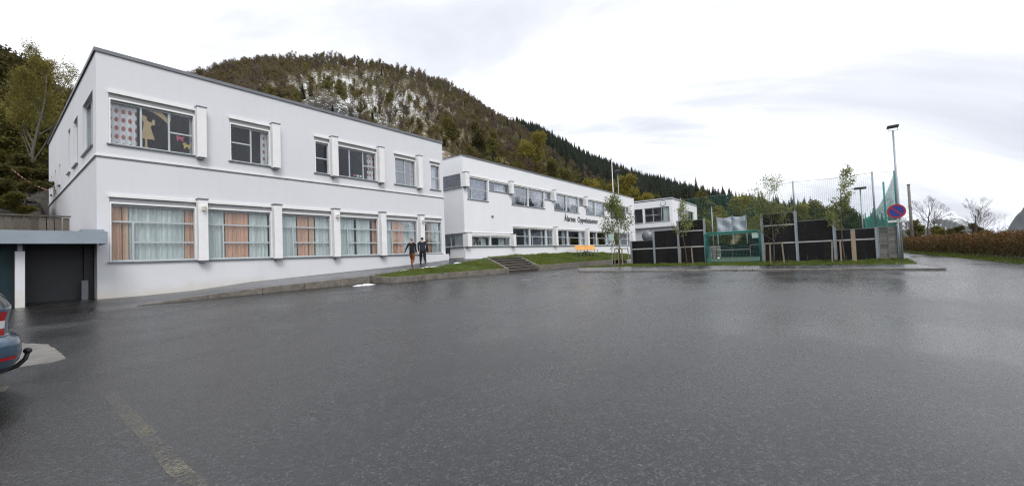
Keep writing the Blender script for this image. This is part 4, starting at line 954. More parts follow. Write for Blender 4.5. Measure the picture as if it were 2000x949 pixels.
# street lamp
lx, ly = 35.0, -4.33
lm = thing('street_lamp', 'tall galvanised lamp post with black floodlight above the round sign', 'street lamp', (lx, ly, .4))
MB().tube([(lx, ly, .2), (lx, ly, 4), (lx, ly, 8.55)], [.085, .07, .05], 12).build('pole', M['galv'], lm, smooth=True)
br = MB(); br.tube([(lx, ly+.22, 8.78), (lx, ly+.22, 8.58), (lx, ly-.22, 8.58), (lx, ly-.22, 8.78)], .018, 6); br.build('bracket', M['galv'], lm)
MB().hexa([(lx-.14, ly-.27, 8.76), (lx+.14, ly-.27, 8.76), (lx+.14, ly+.30, 8.74), (lx-.14, ly+.30, 8.74), (lx-.16, ly-.29, 8.92), (lx+.12, ly-.29, 8.92), (lx+.12, ly+.26, 8.91), (lx-.16, ly+.26, 8.91)]).build('floodlight', M['darkmetal'], lm, .03)
# no stopping sign
sx_, sy_, szc = 34.55, -4.17, 3.42
sg = thing('road_sign', 'round blue and red no parking sign with white plate below', 'road sign', (sx_, sy_, .4))
MB().tube([(sx_, sy_-.03, .25), (sx_, sy_-.03, 3.86)], .045, 10).build('pole', M['galv'], sg, smooth=True)
vd = Vector((-sx_, -sy_, 0)).normalized(); vr = Vector((-vd.y, vd.x, 0)); c0 = Vector((sx_, sy_, szc))+vd*.06
def sdisc(r0, r1, d0, d1, n=40):
    mb = MB(); b = []
    for k in range(n):
        a = 2*PI*k/n; e_ = vr*math.cos(a)+Vector((0, 0, 1))*math.sin(a)
        for r in (r0, r1):
            for d in (d0, d1): mb.v.append(tuple(c0+e_*r+vd*d))
    for k in range(n):
        i = 4*k; j = 4*((k+1) % n); mb.f += [(i, i+1, j+1, j), (i+1, i+3, j+3, j+1), (i+3, i+2, j+2, j+3), (i+2, i, j, j+2)]
    return mb
MB().tube([c0-vd*.012, c0-vd*.001], .44, 40).build('back_plate', M['galv'], sg)
sdisc(.345, .44, 0, .012).build('red_ring', M['sign_red'], sg); MB().tube([c0, c0+vd*.008], .344, 40).build('blue_field', M['sign_blue'], sg)
dg_ = (vr*-1+Vector((0, 0, -1))).normalized()
vs_ = vr.cross(vd)
a_ = (-vr*-1); 
p0 = c0+(-vr+Vector((0, 0, 1))).normalized()*.343*1; p1 = c0-(-vr+Vector((0, 0, 1))).normalized()*.343
if (p0-c0).dot(R2) > 0: p0, p1 = c0+(vr+Vector((0, 0, 1))).normalized()*.343, c0-(vr+Vector((0, 0, 1))).normalized()*.343
MB().bar(p0+vd*.0105, p1+vd*.0105, .085, .004, vd).build('red_slash', M['sign_red'], sg)
pc = Vector((sx_, sy_, 2.80))+vd*.06; MB().hexa([pc-vr*.42-Vector((0, 0, .07)), pc+vr*.42-Vector((0, 0, .07)), pc+vr*.42+vd*.01-Vector((0, 0, .07)), pc-vr*.42+vd*.01-Vector((0, 0, .07)), pc-vr*.42+Vector((0, 0, .07)), pc+vr*.42+Vector((0, 0, .07)), pc+vr*.42+vd*.01+Vector((0, 0, .07)), pc-vr*.42+vd*.01+Vector((0, 0, .07))]).build('plate', M['sign_white'], sg)
MB().bar(pc+vd*.013-vr*.02, pc+vd*.013+vr*.14, .004, .05, (0, 0, 1)).build('plate_print', M['flash'], sg)
# benches on the lawn
for bx0, lb in ((39.6, 'orange slatted bench on the lawn below the lettering, left one'), (42.15, 'orange slatted bench on the lawn below the lettering, right one')):
    zb = 1.50; t = thing('garden_bench', lb, 'bench', (bx0+1.1, 21.0, zb), 'orange benches on the lawn')
    for q in range(4): MB().box(bx0+.05, bx0+2.35, 20.66+q*.11, 20.755+q*.11, zb+.42, zb+.46).build('seat_slat', M['orange_bench'], t, .006)
    for q in range(4): MB().hexa([(bx0, 21.10+q*.035, zb+.50+q*.125), (bx0+2.4, 21.10+q*.035, zb+.50+q*.125), (bx0+2.4, 21.14+q*.035, zb+.50+q*.125), (bx0, 21.14+q*.035, zb+.50+q*.125), (bx0, 21.135+q*.035, zb+.615+q*.125), (bx0+2.4, 21.135+q*.035, zb+.615+q*.125), (bx0+2.4, 21.175+q*.035, zb+.615+q*.125), (bx0, 21.175+q*.035, zb+.615+q*.125)]).build('back_slat', M['orange_bench'], t, .006)
    for x in (bx0+.3, bx0+2.1):
        for (ya, yb) in ((20.7, 20.68), (21.1, 21.2)): MB().bar((x, ya, zb+.42), (x, yb, zb-.12), .05, .05, (1, 0, 0)).build('leg', M['galv'], t)
        MB().bar((x+.03, 21.10, zb+.36), (x+.03, 21.29, zb+1.02), .04, .04, (1, 0, 0)).build('back_support', M['galv'], t)
# flag pole and lamp behind the long building
fp = thing('flag_pole', 'white flag pole rising behind the long building', 'flag pole', (64.5, 26.8, .5)); MB().tube([(64.5, 26.8, .5), (64.5, 26.8, 17.4)], [.11, .05], 10).build('pole', M['white_metal'], fp, smooth=True); MB().sphere((64.5, 26.8, 17.45), .12, 10, 6).build('finial', M['lampglass'], fp)
fp = thing('street_lamp', 'slender street lamp rising behind the long building beside the flag pole', 'street lamp', (66, 26.5, .5)); MB().tube([(65.6, 26.3, .5), (65.6, 26.3, 15.3)], [.1, .06], 10).build('pole', M['galv'], fp, smooth=True)
MB().tube([(65.6, 26.3, 15.2), (65.6, 26.3, 15.35), (65.6, 26.3, 15.5)], [.15, .75, .25], 14).build('lamp_shade', M['flash'], fp)
# snow patches
def snow_patch(x, y, z, rx, ry, h, label):
    n, m = 18, 5; V = [(0, 0, h)]; Fq3 = []; r = np.random.default_rng(int(x*100))
    for j in range(1, m+1):
        t = j/m
        for k in range(n):
            a = 2*PI*k/n; q = 1+.25*math.sin(3*a+x)+.15*math.sin(7*a)+r.normal(0, .06); V.append((rx*t*q*math.cos(a), ry*t*q*math.sin(a), h*(1-t**1.6)+r.normal(0, .012)*(j < m)-(.02 if j == m else 0)))
    for k in range(n): Fq3.append((0, 1+k, 1+(k+1) % n))
    Q = [(1+(j-1)*n+k, 1+j*n+k, 1+j*n+(k+1) % n, 1+(j-1)*n+(k+1) % n) for j in range(1, m) for k in range(n)]
    o = link('snow_patch', mesh_np('snow_patch', np.array(V), [np.array(Fq3), np.array(Q)], M['snow'], True), None, (x, y, z)); tag(o, label, 'snow')
snow_patch(10.9, 17.0, float(zlot(10.9, 17.0)), 0.6, .16, .05, 'patch of old snow on the asphalt below the path kerb')
snow_patch(16.4, 18.62, 1.12, .8, .07, .04, 'thin strip of snow along the grass edge below the walking people')
snow_patch(18.9, 18.78, 1.27, .4, .1, .06, 'small heap of snow on the grass edge nearer the steps')
snow_patch(14.4, 18.45, 1.02, .5, .05, .04, 'small strip of snow at the left end of the grass edge')

# ------------------------------------------------------------------ trees
class Tree:
    def __init__(s, seed): s.r = np.random.default_rng(seed); s.w = MB(); s.tips = []
    def limb(s, p, d, L, r0, depth, maxd, n=5, wob=.18, up_=.08, kids=(4, 6), ang=(.5, 1.0), ratio=.55, r1f=.35, start=.3, sides=None):
        r = s.r; pts = [Vector(p)]; dd = Vector(d).normalized()
        for i in range(n):
            dd = (dd+Vector(r.normal(0, wob, 3))+Vector((0, 0, up_))).normalized(); pts.append(pts[-1]+dd*(L/n))
        rad = [r0*(1-(1-r1f)*i/n) for i in range(n+1)]
        s.w.tube(pts, rad, sides or (7 if depth == 0 else 4 if depth == 1 else 3), depth == 0)
        if depth >= maxd-1: s.tips += [(pts[i], dd) for i in range(1, n+1)]
        if depth < maxd:
            k = int(r.integers(kids[0], kids[1]+1))
            for q in range(k):
                t = start+(1-start)*(q+r.random()*.8)/k; f = min(t*n, n-1e-3); i = int(f); b = pts[i].lerp(pts[i+1], f-i)
                ax = (pts[i+1]-pts[i]).normalized(); pr = Vector(r.normal(0, 1, 3)); pr = (pr-ax*pr.dot(ax)).normalized(); a = r.uniform(*ang)
                s.limb(b, ax*math.cos(a)+pr*math.sin(a), L*ratio*(1.15-.6*t)*r.uniform(.8, 1.2), max(.004, rad[i]*.55), depth+1, maxd, max(3, n-1), wob*1.2, up_, kids, ang, ratio, r1f, .25)
    def leaves(s, per, size, spread, name='crown', mat=None, squash=1.0, droop=0):
        r = s.r; P = np.array([t[0] for t in s.tips]); P = np.repeat(P, per, 0); k = len(P)
        P = P+r.normal(0, spread, (k, 3)); P[:, 2] -= droop*r.random(k)
        a = r.normal(0, 1, (k, 3)); a /= np.linalg.norm(a, axis=1)[:, None]; b = r.normal(0, 1, (k, 3)); b -= a*(a*b).sum(1)[:, None]; b /= np.linalg.norm(b, axis=1)[:, None]
        sz = size*r.uniform(.6, 1.3, k)[:, None]; a = a*sz; b = b*sz*.6
        V = np.concatenate([P-a, P+b, P+a, P-b]); i = np.arange(k); tn = r.random(k)
        # clumps share a tone
        cl = np.sin(P[:, 0]*1.9)+np.sin(P[:, 1]*2.3+1)+np.sin(P[:, 2]*1.7+2); tn = np.clip(.5+.17*cl+.25*(tn-.5), 0, 1)
        return mesh_np(name, V, np.stack([i, i+k, i+2*k, i+3*k], 1), mat, False, np.tile(tn, 4))
def make_tree(seed, h, leafmat, per, size, spread, bark='bark', trunk_r=None, maxd=3, kids=(5, 7), ang=(.5, 1.0), lean=(0, 0), start=.3, ratio=.5, up_=.08, wob=.1):
    t = Tree(seed); t.limb((0, 0, -.3), (lean[0], lean[1], 1), h*.95, trunk_r or h*.016, 0, maxd, 8, wob, .12, kids, ang, ratio, .15, start)
    wood = t.w.mesh('trunk', M[bark], smooth=True); cr_ = t.leaves(per, size, spread, 'crown', M[leafmat]) if per else None
    return wood, cr_
def place_tree(name, meshes, loc, rz, s, label, group=None, cat='tree'):
    o = thing(name, label, cat, loc, group); o.rotation_euler = (0, 0, rz); o.scale = (s[0], s[0], s[1]) if isinstance(s, tuple) else (s, s, s)
    link('trunk', meshes[0], o)
    if meshes[1]: link('crown', meshes[1], o)
    return o
# young staked trees
def stakes(x, y, z, pts, h, label):
    t = thing('tree_stakes', label, 'stakes', (x, y, z)); tops_ = []
    for (dx, dy, w) in pts:
        MB().bar((x+dx*1.15, y+dy*1.15, z-.2), (x+dx, y+dy, z+h), w, w, (1, 0, 0)).build('stake', M['stake'], t, .006); tops_.append((x+dx, y+dy))
    for a, b in zip(tops_[:-1], tops_[1:]): MB().bar((a[0]-.06, a[1], z+h-.06), (b[0]-.06, b[1], z+h-.06), .03, .07).build('crossbar', M['stake'], t)
YT = [(34.55, 14.0, 21, 6.0, 3, .075, .20, 'leafy young tree with pale green leaves at the left end of the court', .0, (12, 13), .40, .26),
      (34.8, 8.45, 22, 5.2, 2, .06, .13, 'slender young tree with few leaves before the tall board left of the goal', .02, (8, 9), .30, .42),
      (34.75, 2.45, 23, 5.9, 2, .045, .16, 'young tree with thin spreading twigs right of the goal', -.03, (13, 14), .42, .26),
      (34.75, -1.55, 24, 6.3, 2, .062, .12, 'slender young tree with leaf tufts rising before the low boards', .03, (10, 11), .26, .36)]
for i, (x, y, sd_, h, per, sz, spr, lb, ln, kk, rt, st_) in enumerate(YT):
    tr_ = Tree(sd_)
    tr_.limb((0, 0, -.2), (ln, ln*2, 1), h*.93, .05 if i else .06, 0, 2, 9, .035, .1, kk, (.6, 1.15), rt, .12, st_)
    place_tree('young_tree', (tr_.w.mesh('trunk', M['bark'], smooth=True), tr_.leaves(per, sz, spr, 'crown', M['leaf_young'])), (x, y, .36), 0, 1, lb, 'young trees along the court')
stakes(34.5, 14.0, .36, [(0, .45, .07), (.1, .15, .09), (0, -.2, .09), (0, -.75, .07)], 1.55, 'timber stakes around the leafy young tree at the left end')
stakes(34.8, 8.45, .36, [(0, .42, .08), (0, -.42, .08)], 1.45, 'pair of pale timber stakes left of the goal')
stakes(34.75, 2.45, .36, [(0, .5, .09), (.0, .18, .09), (0, -.55, .09)], 1.45, 'three leaning timber stakes right of the goal')
stakes(34.75, -1.35, .36, [(0, .42, .09), (0, .0, .09)], 1.45, 'two timber stakes before the low board panel')
st2 = thing('tree_stakes', 'single stout pale timber post before the low board panel', 'stakes', (34.9, -2.05, .36)); MB().box(34.85, 35.0, -2.15, -1.92, .1, 2.42).build('stake', M['stake'], st2, .01); MB().box(34.86, 34.99, -2.14, -1.93, 2.421, 2.45).build('cap', M['flash'], st2)
ts = thing('sign_post', 'thin steel post standing beside the leafy young tree at the left end', 'post', (33.6, 14.15, .3)); MB().tube([(33.6, 14.35, .1), (33.6, 14.35, 3.3)], .03, 8).build('shaft', M['galv'], ts); MB().box(33.57, 33.6, 14.1, 14.6, 2.6, 3.2).build('plate', M['palesign'], ts)

# prototypes for the wood behind
PROTO = {}
for i, (k_, sd_, h, lm_, per, sz, spr, kw) in enumerate([
    ('olive_a', 31, 10, 'leaf_olive', 5, .20, .38, {}), ('olive_b', 32, 10, 'leaf_olive', 5, .20, .42, dict(ang=(.4, .8))), ('yellow', 33, 9, 'leaf_yellow', 6, .19, .40, dict(start=.18, kids=(6, 8))),
    ('dark_a', 34, 11, 'leaf_dark', 6, .22, .42, dict(start=.2)), ('dark_b', 35, 11, 'leaf_dark', 6, .22, .45, {}), ('bushy', 36, 7, 'leaf_olive', 6, .18, .40, dict(start=.08, kids=(6, 8), ang=(.4, .9)))]):
    PROTO[k_] = make_tree(sd_, h, lm_, per, sz, spr, **kw)
# spruce
def spruce_mesh(seed, h, layers=15, per=11):
    r = np.random.default_rng(seed); V = []; Fq = []; tn = []
    def tri(a, b, c): n = len(V); V.extend([a, b, c]); Fq.append((n, n+1, n+2)); q = r.random(); tn.extend([q]*3)
    for L in range(layers):
        t = L/(layers-1); z = h*(.10+.86*t); R = h*.19*(1-t)**.85+.12
        for k in range(per):
            a = 2*PI*(k+r.random()*.8)/per; q = R*r.uniform(.7, 1.2); dz = -q*.42*r.uniform(.6, 1.3); w = q*.36
            c, s_ = math.cos(a), math.sin(a); p = (c*q, s_*q, z+dz); b1_ = (c*q*.45-s_*w, s_*q*.45+c*w, z+dz*.55); b2_ = (c*q*.45+s_*w, s_*q*.45-c*w, z+dz*.55); o = (0, 0, z+h*.05)
            tri(o, b1_, p); tri(o, p, b2_); tri((0, 0, z-.1), b2_, (c*q*.8, s_*q*.8, z+dz*1.35))
    for k in range(5):
        a = 2*PI*k/5; b = 2*PI*(k+1)/5; tri((.1*math.cos(a), .1*math.sin(a), h*.9), (.1*math.cos(b), .1*math.sin(b), h*.9), (0, 0, h*1.04))
    return mesh_np('spruce', np.array(V), np.array(Fq), M['spruce'], False, tn)
def trunk_mesh(h, r, mat): return MB().tube([(0, 0, -.5), (0, 0, h*.5), (0, 0, h)], [r, r*.6, .02], 6).mesh('trunk', mat)
PROTO['spruce_a'] = (trunk_mesh(13, .16, M['bark']), spruce_mesh(41, 14, 17, 12)); PROTO['spruce_b'] = (trunk_mesh(12, .16, M['bark']), spruce_mesh(42, 13, 15, 11))
def far_tree(seed, h, nl, size, mat='leaf_far', pale=False):
    t = Tree(seed); t.limb((0, 0, -.4), (0, 0, 1), h*.9, h*.012, 0, 2, 5, .12, .12, (7, 9), (.35, .8), .5, .2, .22, 4)
    w = t.w; bm0 = w.mesh('wood', M['bark_pale'] if pale else M['twig']); lf = t.leaves(nl, size, h*.045, 'leaf', M[mat])
    # one mesh with two materials
    bm = bmesh.new(); bm.from_mesh(bm0); n0 = len(bm.faces); bm.from_mesh(lf); bm.faces.ensure_lookup_table()
    for f in bm.faces[n0:]: f.material_index = 1
    me = bpy.data.meshes.new('far_tree'); bm.to_mesh(me); bm.free(); me.materials.append(bm0.materials[0]); me.materials.append(M[mat]); return me

# ------------------------------------------------------------------ mountain behind
AZ = np.array([-30, -8, -4.8, -2.3, -.6, 1.7, 4.2, 6.9, 9.7, 12.6, 15.7, 18.9, 22.2, 25.6, 29.1, 32.7, 36, 39.2, 43.5, 47.1, 50.6, 54.7, 61.2, 68.2, 71.9, 75.3, 79, 83, 87, 95, 120])
TN = np.array([.0, .0, .008, .020, .040, .055, .067, .080, .097, .118, .139, .162, .193, .225, .260, .300, .325, .352, .410, .437, .456, .468, .466, .435, .405, .365, .33, .30, .27, .25, .2])
RR = np.interp(AZ, [-30, 0, 20, 36, 50, 62, 75, 90, 120], [700, 560, 470, 420, 370, 340, 320, 260, 220])
def r0f(a): return np.interp(a, [-8, 0, 12, 29, 45, 63, 85.6, 86.6, 120], [200, 120, 95, 82, 62, 54, 46, 25, 24])
def z0f(a): return np.interp(a, [0, 60, 85.6, 86.6, 120], [.3, 1.5, 3.5, 3.1, 3.1])
def nz2(x, y):   # cheap smooth noise
    return (np.sin(x*.031+1.3*np.sin(y*.023))+np.sin(y*.037+1.7*np.sin(x*.019)+2)+.5*np.sin(x*.083+y*.061+1)+.5*np.sin(y*.097-x*.071)+.25*np.sin(x*.21+y*.13)+.25*np.sin(y*.24-x*.17))/3.5
def terr(x, y):
    r = np.hypot(x, y); a = np.degrees(np.arctan2(y, x)); Rr = np.interp(a, AZ, RR); H = 1.6+np.interp(a, AZ, TN)*Rr; r0 = r0f(a); z0 = z0f(a)
    t = (r-r0)/(Rr-r0); tc_ = np.clip(t, 0, 1)
    z = z0+(H-z0)*tc_**1.08
    z = z+nz2(x, y)*7*np.clip(tc_*4, 0, 1)*np.clip((1-tc_)*5, .12, 1)*np.clip(H/60, .1, 1)
    st_ = np.exp(-((tc_-.27)/.04)**2)*np.exp(-((a-60)/8)**2)*5.0; z = z-st_+np.exp(-((tc_-.36)/.04)**2)*np.exp(-((a-60)/8)**2)*4.0
    z = np.where(t > 1, H-(t-1)*(Rr-r0)*.32, z)
    return np.where(t < 0, -1.0, z)
def snowz(a, s_): return np.clip(1.2*np.exp(-((s_-.60)/.32)**2)*np.exp(-((a-57.5)/12)**2)+1.0*np.exp(-((s_-.19)/.07)**2)*np.exp(-((a-48.5)/3.5)**2), 0, 1)
def cliffz(a, s_): return np.exp(-((s_-.30)/.05)**2)*np.exp(-((a-61)/7)**2)+.9*np.exp(-((s_-.14)/.04)**2)*np.exp(-((a-47.5)/4)**2)
na, nr = 300, 150
aa = np.radians(np.linspace(-12, 118, na+1)); ss = np.linspace(-.002, 1.35, nr+1)
A_, S_ = np.meshgrid(aa, ss); ad = np.degrees(A_); Rg = r0f(ad)+(np.interp(ad, AZ, RR)-r0f(ad))*S_
X = Rg*np.cos(A_); Y = Rg*np.sin(A_); Z = terr(X, Y)
i = np.arange(na*nr); a = (i//na)*(na+1)+i % na
snow_m = snowz(ad, S_); cliff = np.clip(.75*(ad > 84)*(S_ < .25)+1.5*cliffz(ad, S_)+.25*nz2(X*3, Y*3)*np.exp(-((ad-55)/14)**2), 0, 1)
mt = struct('mountain', mesh_np('mountain', np.stack([X, Y, Z], -1).reshape(-1, 3), np.stack([a, a+1, a+na+2, a+na+1], 1), M['hill'], True, attrs={'snow': snow_m.ravel(), 'cliff': cliff.ravel()}))

# scattered woods as geometry-node instances (masses nobody could count)
def scatter(name, label, protos, pts, scl, rot, ix=None):
    pc_ = bpy.data.collections.new(name+'_kinds')
    for k_, me in enumerate(protos): o = bpy.data.objects.new('kind_%02d' % k_, me); pc_.objects.link(o)
    me = mesh_np(name, pts, [], None); n = len(pts)
    for an, ty, val in (('sc', 'FLOAT', scl), ('rz', 'FLOAT', rot), ('ix', 'INT', ix if ix is not None else rng.integers(0, len(protos), n))):
        at = me.attributes.new(an, ty, 'POINT'); at.data.foreach_set('value', np.asarray(val, np.float32 if ty == 'FLOAT' else np.int32))
    o = link(name, me); g = bpy.data.node_groups.new(name, 'GeometryNodeTree')
    g.interface.new_socket('Geometry', in_out='INPUT', socket_type='NodeSocketGeometry'); g.interface.new_socket('Geometry', in_out='OUTPUT', socket_type='NodeSocketGeometry')
    gi = g.nodes.new('NodeGroupInput'); go = g.nodes.new('NodeGroupOutput'); ip = g.nodes.new('GeometryNodeInstanceOnPoints'); ci = g.nodes.new('GeometryNodeCollectionInfo')
    ci.inputs['Collection'].default_value = pc_; ci.inputs['Separate Children'].default_value = True; ci.inputs['Reset Children'].default_value = True
    def na_(nm, ty):
        q = g.nodes.new('GeometryNodeInputNamedAttribute'); q.data_type = ty; q.inputs['Name'].default_value = nm; return q.outputs['Attribute']
    cx = g.nodes.new('ShaderNodeCombineXYZ'); g.links.new(na_('rz', 'FLOAT'), cx.inputs[2])
    ip.inputs['Pick Instance'].default_value = True
    g.links.new(gi.outputs[0], ip.inputs['Points']); g.links.new(ci.outputs[0], ip.inputs['Instance']); g.links.new(na_('ix', 'INT'), ip.inputs['Instance Index'])
    g.links.new(cx.outputs[0], ip.inputs['Rotation']); g.links.new(na_('sc', 'FLOAT'), ip.inputs['Scale']); g.links.new(ip.outputs[0], go.inputs[0])
    md = o.modifiers.new('scatter', 'NODES'); md.node_group = g
    return tag(o, label, 'wood', kind='stuff')
def sample(n, a0, a1, s0, s1, keep):
    ad = rng.uniform(a0, a1, n); s_ = rng.uniform(s0, s1, n); Rr = np.interp(ad, AZ, RR); r0 = r0f(ad); r = r0+(Rr-r0)*s_
    k_ = rng.random(n) < np.clip(keep(ad, s_)*(r/Rr), 0, 1); ad, r, s_ = ad[k_], r[k_], s_[k_]
    x = r*np.cos(np.radians(ad)); y = r*np.sin(np.radians(ad)); return np.stack([x, y, terr(x, y)-.1], 1), ad, s_
# boundary between birch wood (left) and spruce (right): spruce where s is above this line
def spruce_line(a): return np.interp(a, [-6, 2, 10, 16, 22, 27, 31, 34, 36.5, 38], [.10, .14, .20, .24, .34, .46, .62, .80, 1.02, 1.3])
def keep_b(a, s_):
    cl = cliffz(a, s_)
    return np.where(s_ < spruce_line(a)-.02, np.clip(.95-1.0*snowz(a, s_), .08, 1)-.3*cl, 0)
fk = [far_tree(51, 8.5, 5, .20), far_tree(53, 9, 4, .20, 'leaf_mauve'), far_tree(52, 7.5, 5, .22), far_tree(54, 7, 3, .2, 'leaf_far', True), far_tree(55, 8, 6, .22, 'leaf_olive'), far_tree(59, 7, 6, .22, 'leaf_fargreen')]
P, ad, s_ = sample(11500, 12, 96, .10, 1.04, keep_b)
fld = np.clip(.5+.42*nz2(P[:, 0]*2.2, P[:, 1]*2.2)+rng.normal(0, .16, len(P))+.35*(.35-s_), 0, .999)
scatter('birch_wood', 'brown and olive spring wood covering the mountain behind the school', fk, P, rng.uniform(.55, 1.05, len(P)), rng.random(len(P))*6.3, (fld*len(fk)).astype(int))
P, ad, s_ = sample(5200, 30, 85, .25, 1.0, lambda a, s_: np.where(s_ < spruce_line(a)-.02, .75*snowz(a, s_), 0))
scatter('bare_wood', 'thin leafless trees standing over snow patches high on the mountain', [far_tree(91, 7, 1, .13), far_tree(92, 6, 1, .15, 'leaf_far', True), far_tree(93, 6.5, 1, .14, 'leaf_fargreen', True)], P, rng.uniform(.6, 1.0, len(P)), rng.random(len(P))*6.3)
P, ad, s_ = sample(9000, -7, 40, .08, 1.06, lambda a, s_: np.where(s_ > spruce_line(a)+rng.normal(0, .03, len(a)), 1.0, .01))
scatter('spruce_wood', 'dark spruce wood covering the ridge right of the mountain', [PROTO['spruce_a'][1], PROTO['spruce_b'][1], spruce_mesh(43, 12, 14, 10)], P, rng.uniform(.6, 1.15, len(P)), rng.random(len(P))*6.3)
P, ad, s_ = sample(1900, 40, 95, .15, 1.02, lambda a, s_: np.where(s_ > .93, .16, .012)+1.0*cliffz(a, s_)+np.where(a > 80, .06, 0))
scatter('pine_wood', 'scattered dark pines along the mountain top and cliffs', [PROTO['spruce_b'][1], spruce_mesh(44, 9, 9, 9)], P, rng.uniform(.32, .58, len(P)), rng.random(len(P))*6.3)
P, ad, s_ = sample(1500, -7, 40, .02, .42, lambda a, s_: np.where(s_ < spruce_line(a)+.05, .8, 0))
scatter('foot_wood', 'yellow green spring trees along the foot of the spruce ridge', [far_tree(56, 7, 8, .26, 'leaf_olive'), far_tree(57, 6, 9, .25, 'leaf_yellow'), far_tree(58, 8, 8, .27, 'leaf_olive')], P, rng.uniform(.7, 1.1, len(P)), rng.random(len(P))*6.3)

# individual trees one can pick out in front of the wood
def polar(azd, r): x = r*math.cos(math.radians(azd)); y = r*math.sin(math.radians(azd)); return x, y, float(max(terr(np.array(x), np.array(y)), .2))
IND = [('yellow', 34.2, 190, 2.0, 'golden yellow round tree rising just behind the roof of the long building'),
       ('olive_a', 38.5, 170, 1.4, 'olive tree behind the left half of the long roof'), ('dark_a', 41.5, 150, 1.3, 'dark olive tree behind the roof near the gap between the buildings'), ('olive_b', 44.3, 145, 1.3, 'brown olive tree seen in the gap right of the near building'),
       ('bushy', 30.5, 172, 1.8, 'low bushy tree behind the middle of the long roof'), ('olive_b', 28.2, 165, 1.4, 'bare looking olive tree behind the long roof left of the flag pole'), ('spruce_a', 26.6, 168, 1.3, 'single dark spruce standing among the yellow trees near the flag pole'),
       ('yellow', 24.6, 140, 1.5, 'yellow green bush behind the roof just left of the flag pole'), ('yellow', 22.4, 134, 1.55, 'yellow green tree beside the flag pole'), ('yellow', 20.2, 130, 1.5, 'yellow green tree right of the slender lamp'), ('yellow', 18.2, 130, 1.25, 'yellow green tree between the long building and the far block'),
       ('olive_a', 12.2, 104, 1.1, 'olive tree just right of the far block'), ('yellow', 9.0, 106, 1.2, 'bright olive tree above the silver screens'), ('olive_b', 6.6, 104, .95, 'olive tree right of the silver screens'), ('bushy', 4.2, 100, 1.25, 'bushy olive tree behind the tall board right of the goal'), ('yellow', 1.6, 102, .9, 'yellow olive bush behind the medium boards'),
       ('bushy', -.4, 100, 1.1, 'bushy tree behind the slender young tree'), ('olive_a', -2.2, 100, .75, 'small olive tree left of the side net'), ('dark_b', -3.6, 98, .5, 'small dark tree behind the side net')]
for k_, azd, r, s0, lb in IND: place_tree('spring_tree' if 'spruce' not in k_ else 'spruce_tree', PROTO[k_], polar(azd, r), azd*7 % 6.28, s0, lb, 'trees behind the school')
LF = [('dark_a', 88.6, 58, 1.2, 'nearest'), ('dark_b', 90.5, 62, 1.25, 'leftmost near'), ('olive_a', 87.2, 66, 1.15, 'tall'), ('dark_b', 86.4, 72, 1.2, 'slim'), ('dark_a', 89.4, 74, 1.3, 'broad'), ('olive_b', 91.5, 70, 1.3, 'far left'), ('dark_b', 87.9, 82, 1.4, 'high'), ('dark_a', 85.6, 84, 1.1, 'hidden'), ('olive_a', 90.3, 86, 1.4, 'farther'), ('dark_b', 88.9, 92, 1.4, 'farthest'), ('dark_a', 86.3, 94, 1.15, 'upper right'), ('bushy', 88.0, 52, 1.0, 'low bushy'), ('bushy', 90.0, 50, 1.0, 'low leftmost bushy')]
for k_, azd, r, s0, lb in LF: place_tree('dark_tree', PROTO[k_], polar(azd, r), azd*13 % 6.28, s0*.66, f'{lb} dark olive tree on the bank left of the near building', 'trees on the left bank')
for x, y, s0, lb in ((66, 10.6, .5, 'low green bush beyond the court behind the left screen'), (67, 8.2, .48, 'low green bush beyond the court behind the right screen'), (66, 6.2, .5, 'low green bush beyond the court right of the screens'), (67, 3.6, .46, 'low green bush beyond the court behind the tall boards'), (68, 12.6, .5, 'low green bush beyond the court near the far block')):
    place_tree('bush', PROTO['bushy'], (x, y, .1), x*y, (s0*1.2, s0), lb, 'bushes beyond the court', 'bush')
bt = Tree(61); bt.limb((0, 0, -.4), (.02, 0, 1), 10.8, .16, 0, 3, 9, .05, .1, (8, 9), (.45, .9), .38, .12, .32); bt.limb((0, 0, 2.4), (-.3, .1, 1), 6.0, .06, 1, 3, 7, .08, .1, (6, 7), (.45, .9), .45, .15, .3); bt.limb((0, 0, 2.8), (.32, .1, 1), 6.0, .06, 1, 3, 7, .08, .1, (6, 7), (.45, .9), .45, .15, .3)
place_tree('birch_tree', (bt.w.mesh('trunk', M['bark_pale'], smooth=True), bt.leaves(4, .055, .24, 'crown', M['leaf_birch'])), polar(87.2, 46), 0, .86, 'tall pale birch with thin new leaves on the bank left of near building')
# boulders and tape on the bank
def boulder(p, s, seed, label):
    bm = bmesh.new(); bmesh.ops.create_icosphere(bm, subdivisions=4, radius=1); r = np.random.default_rng(seed); ph = r.random(6)*6
    for v in bm.verts:
        c = v.co; n = 1+.16*math.sin(c.x*3+ph[0])*math.sin(c.y*2.7+ph[1])+.10*math.sin(c.z*6+ph[2]+c.x*4)+.06*math.sin(c.x*13+c.y*11+ph[3])+.05*math.sin(c.z*17+c.x*7+ph[4])+.04*math.sin(c.x*23-c.y*19+ph[5]); v.co = Vector((c.x*n*s[0], c.y*n*s[1], max(c.z, -.6)*n*s[2]))
        v.co.z = min(v.co.z, s[2]*.72+.05*math.sin(c.x*5))
    me = bpy.data.meshes.new('boulder'); bm.to_mesh(me); bm.free(); me.materials.append(M['rock'])
    for f in me.polygons: f.use_smooth = True
    tag(link('boulder', me, None, p), label, 'boulder')
x, y, z = polar(89.1, 45); boulder((x, y, z-.1), (1.9, 1.3, 1.6), 3, 'large grey flat topped boulder left of the birch')
x, y, z = polar(88.2, 37); boulder((x, y, z), (.8, .6, .35), 4, 'low dark rock on the bank below the birch')
x, y, z = polar(89.6, 35); boulder((x, y, z), (.7, .5, .3), 5, 'low rock at the left edge of the bank')
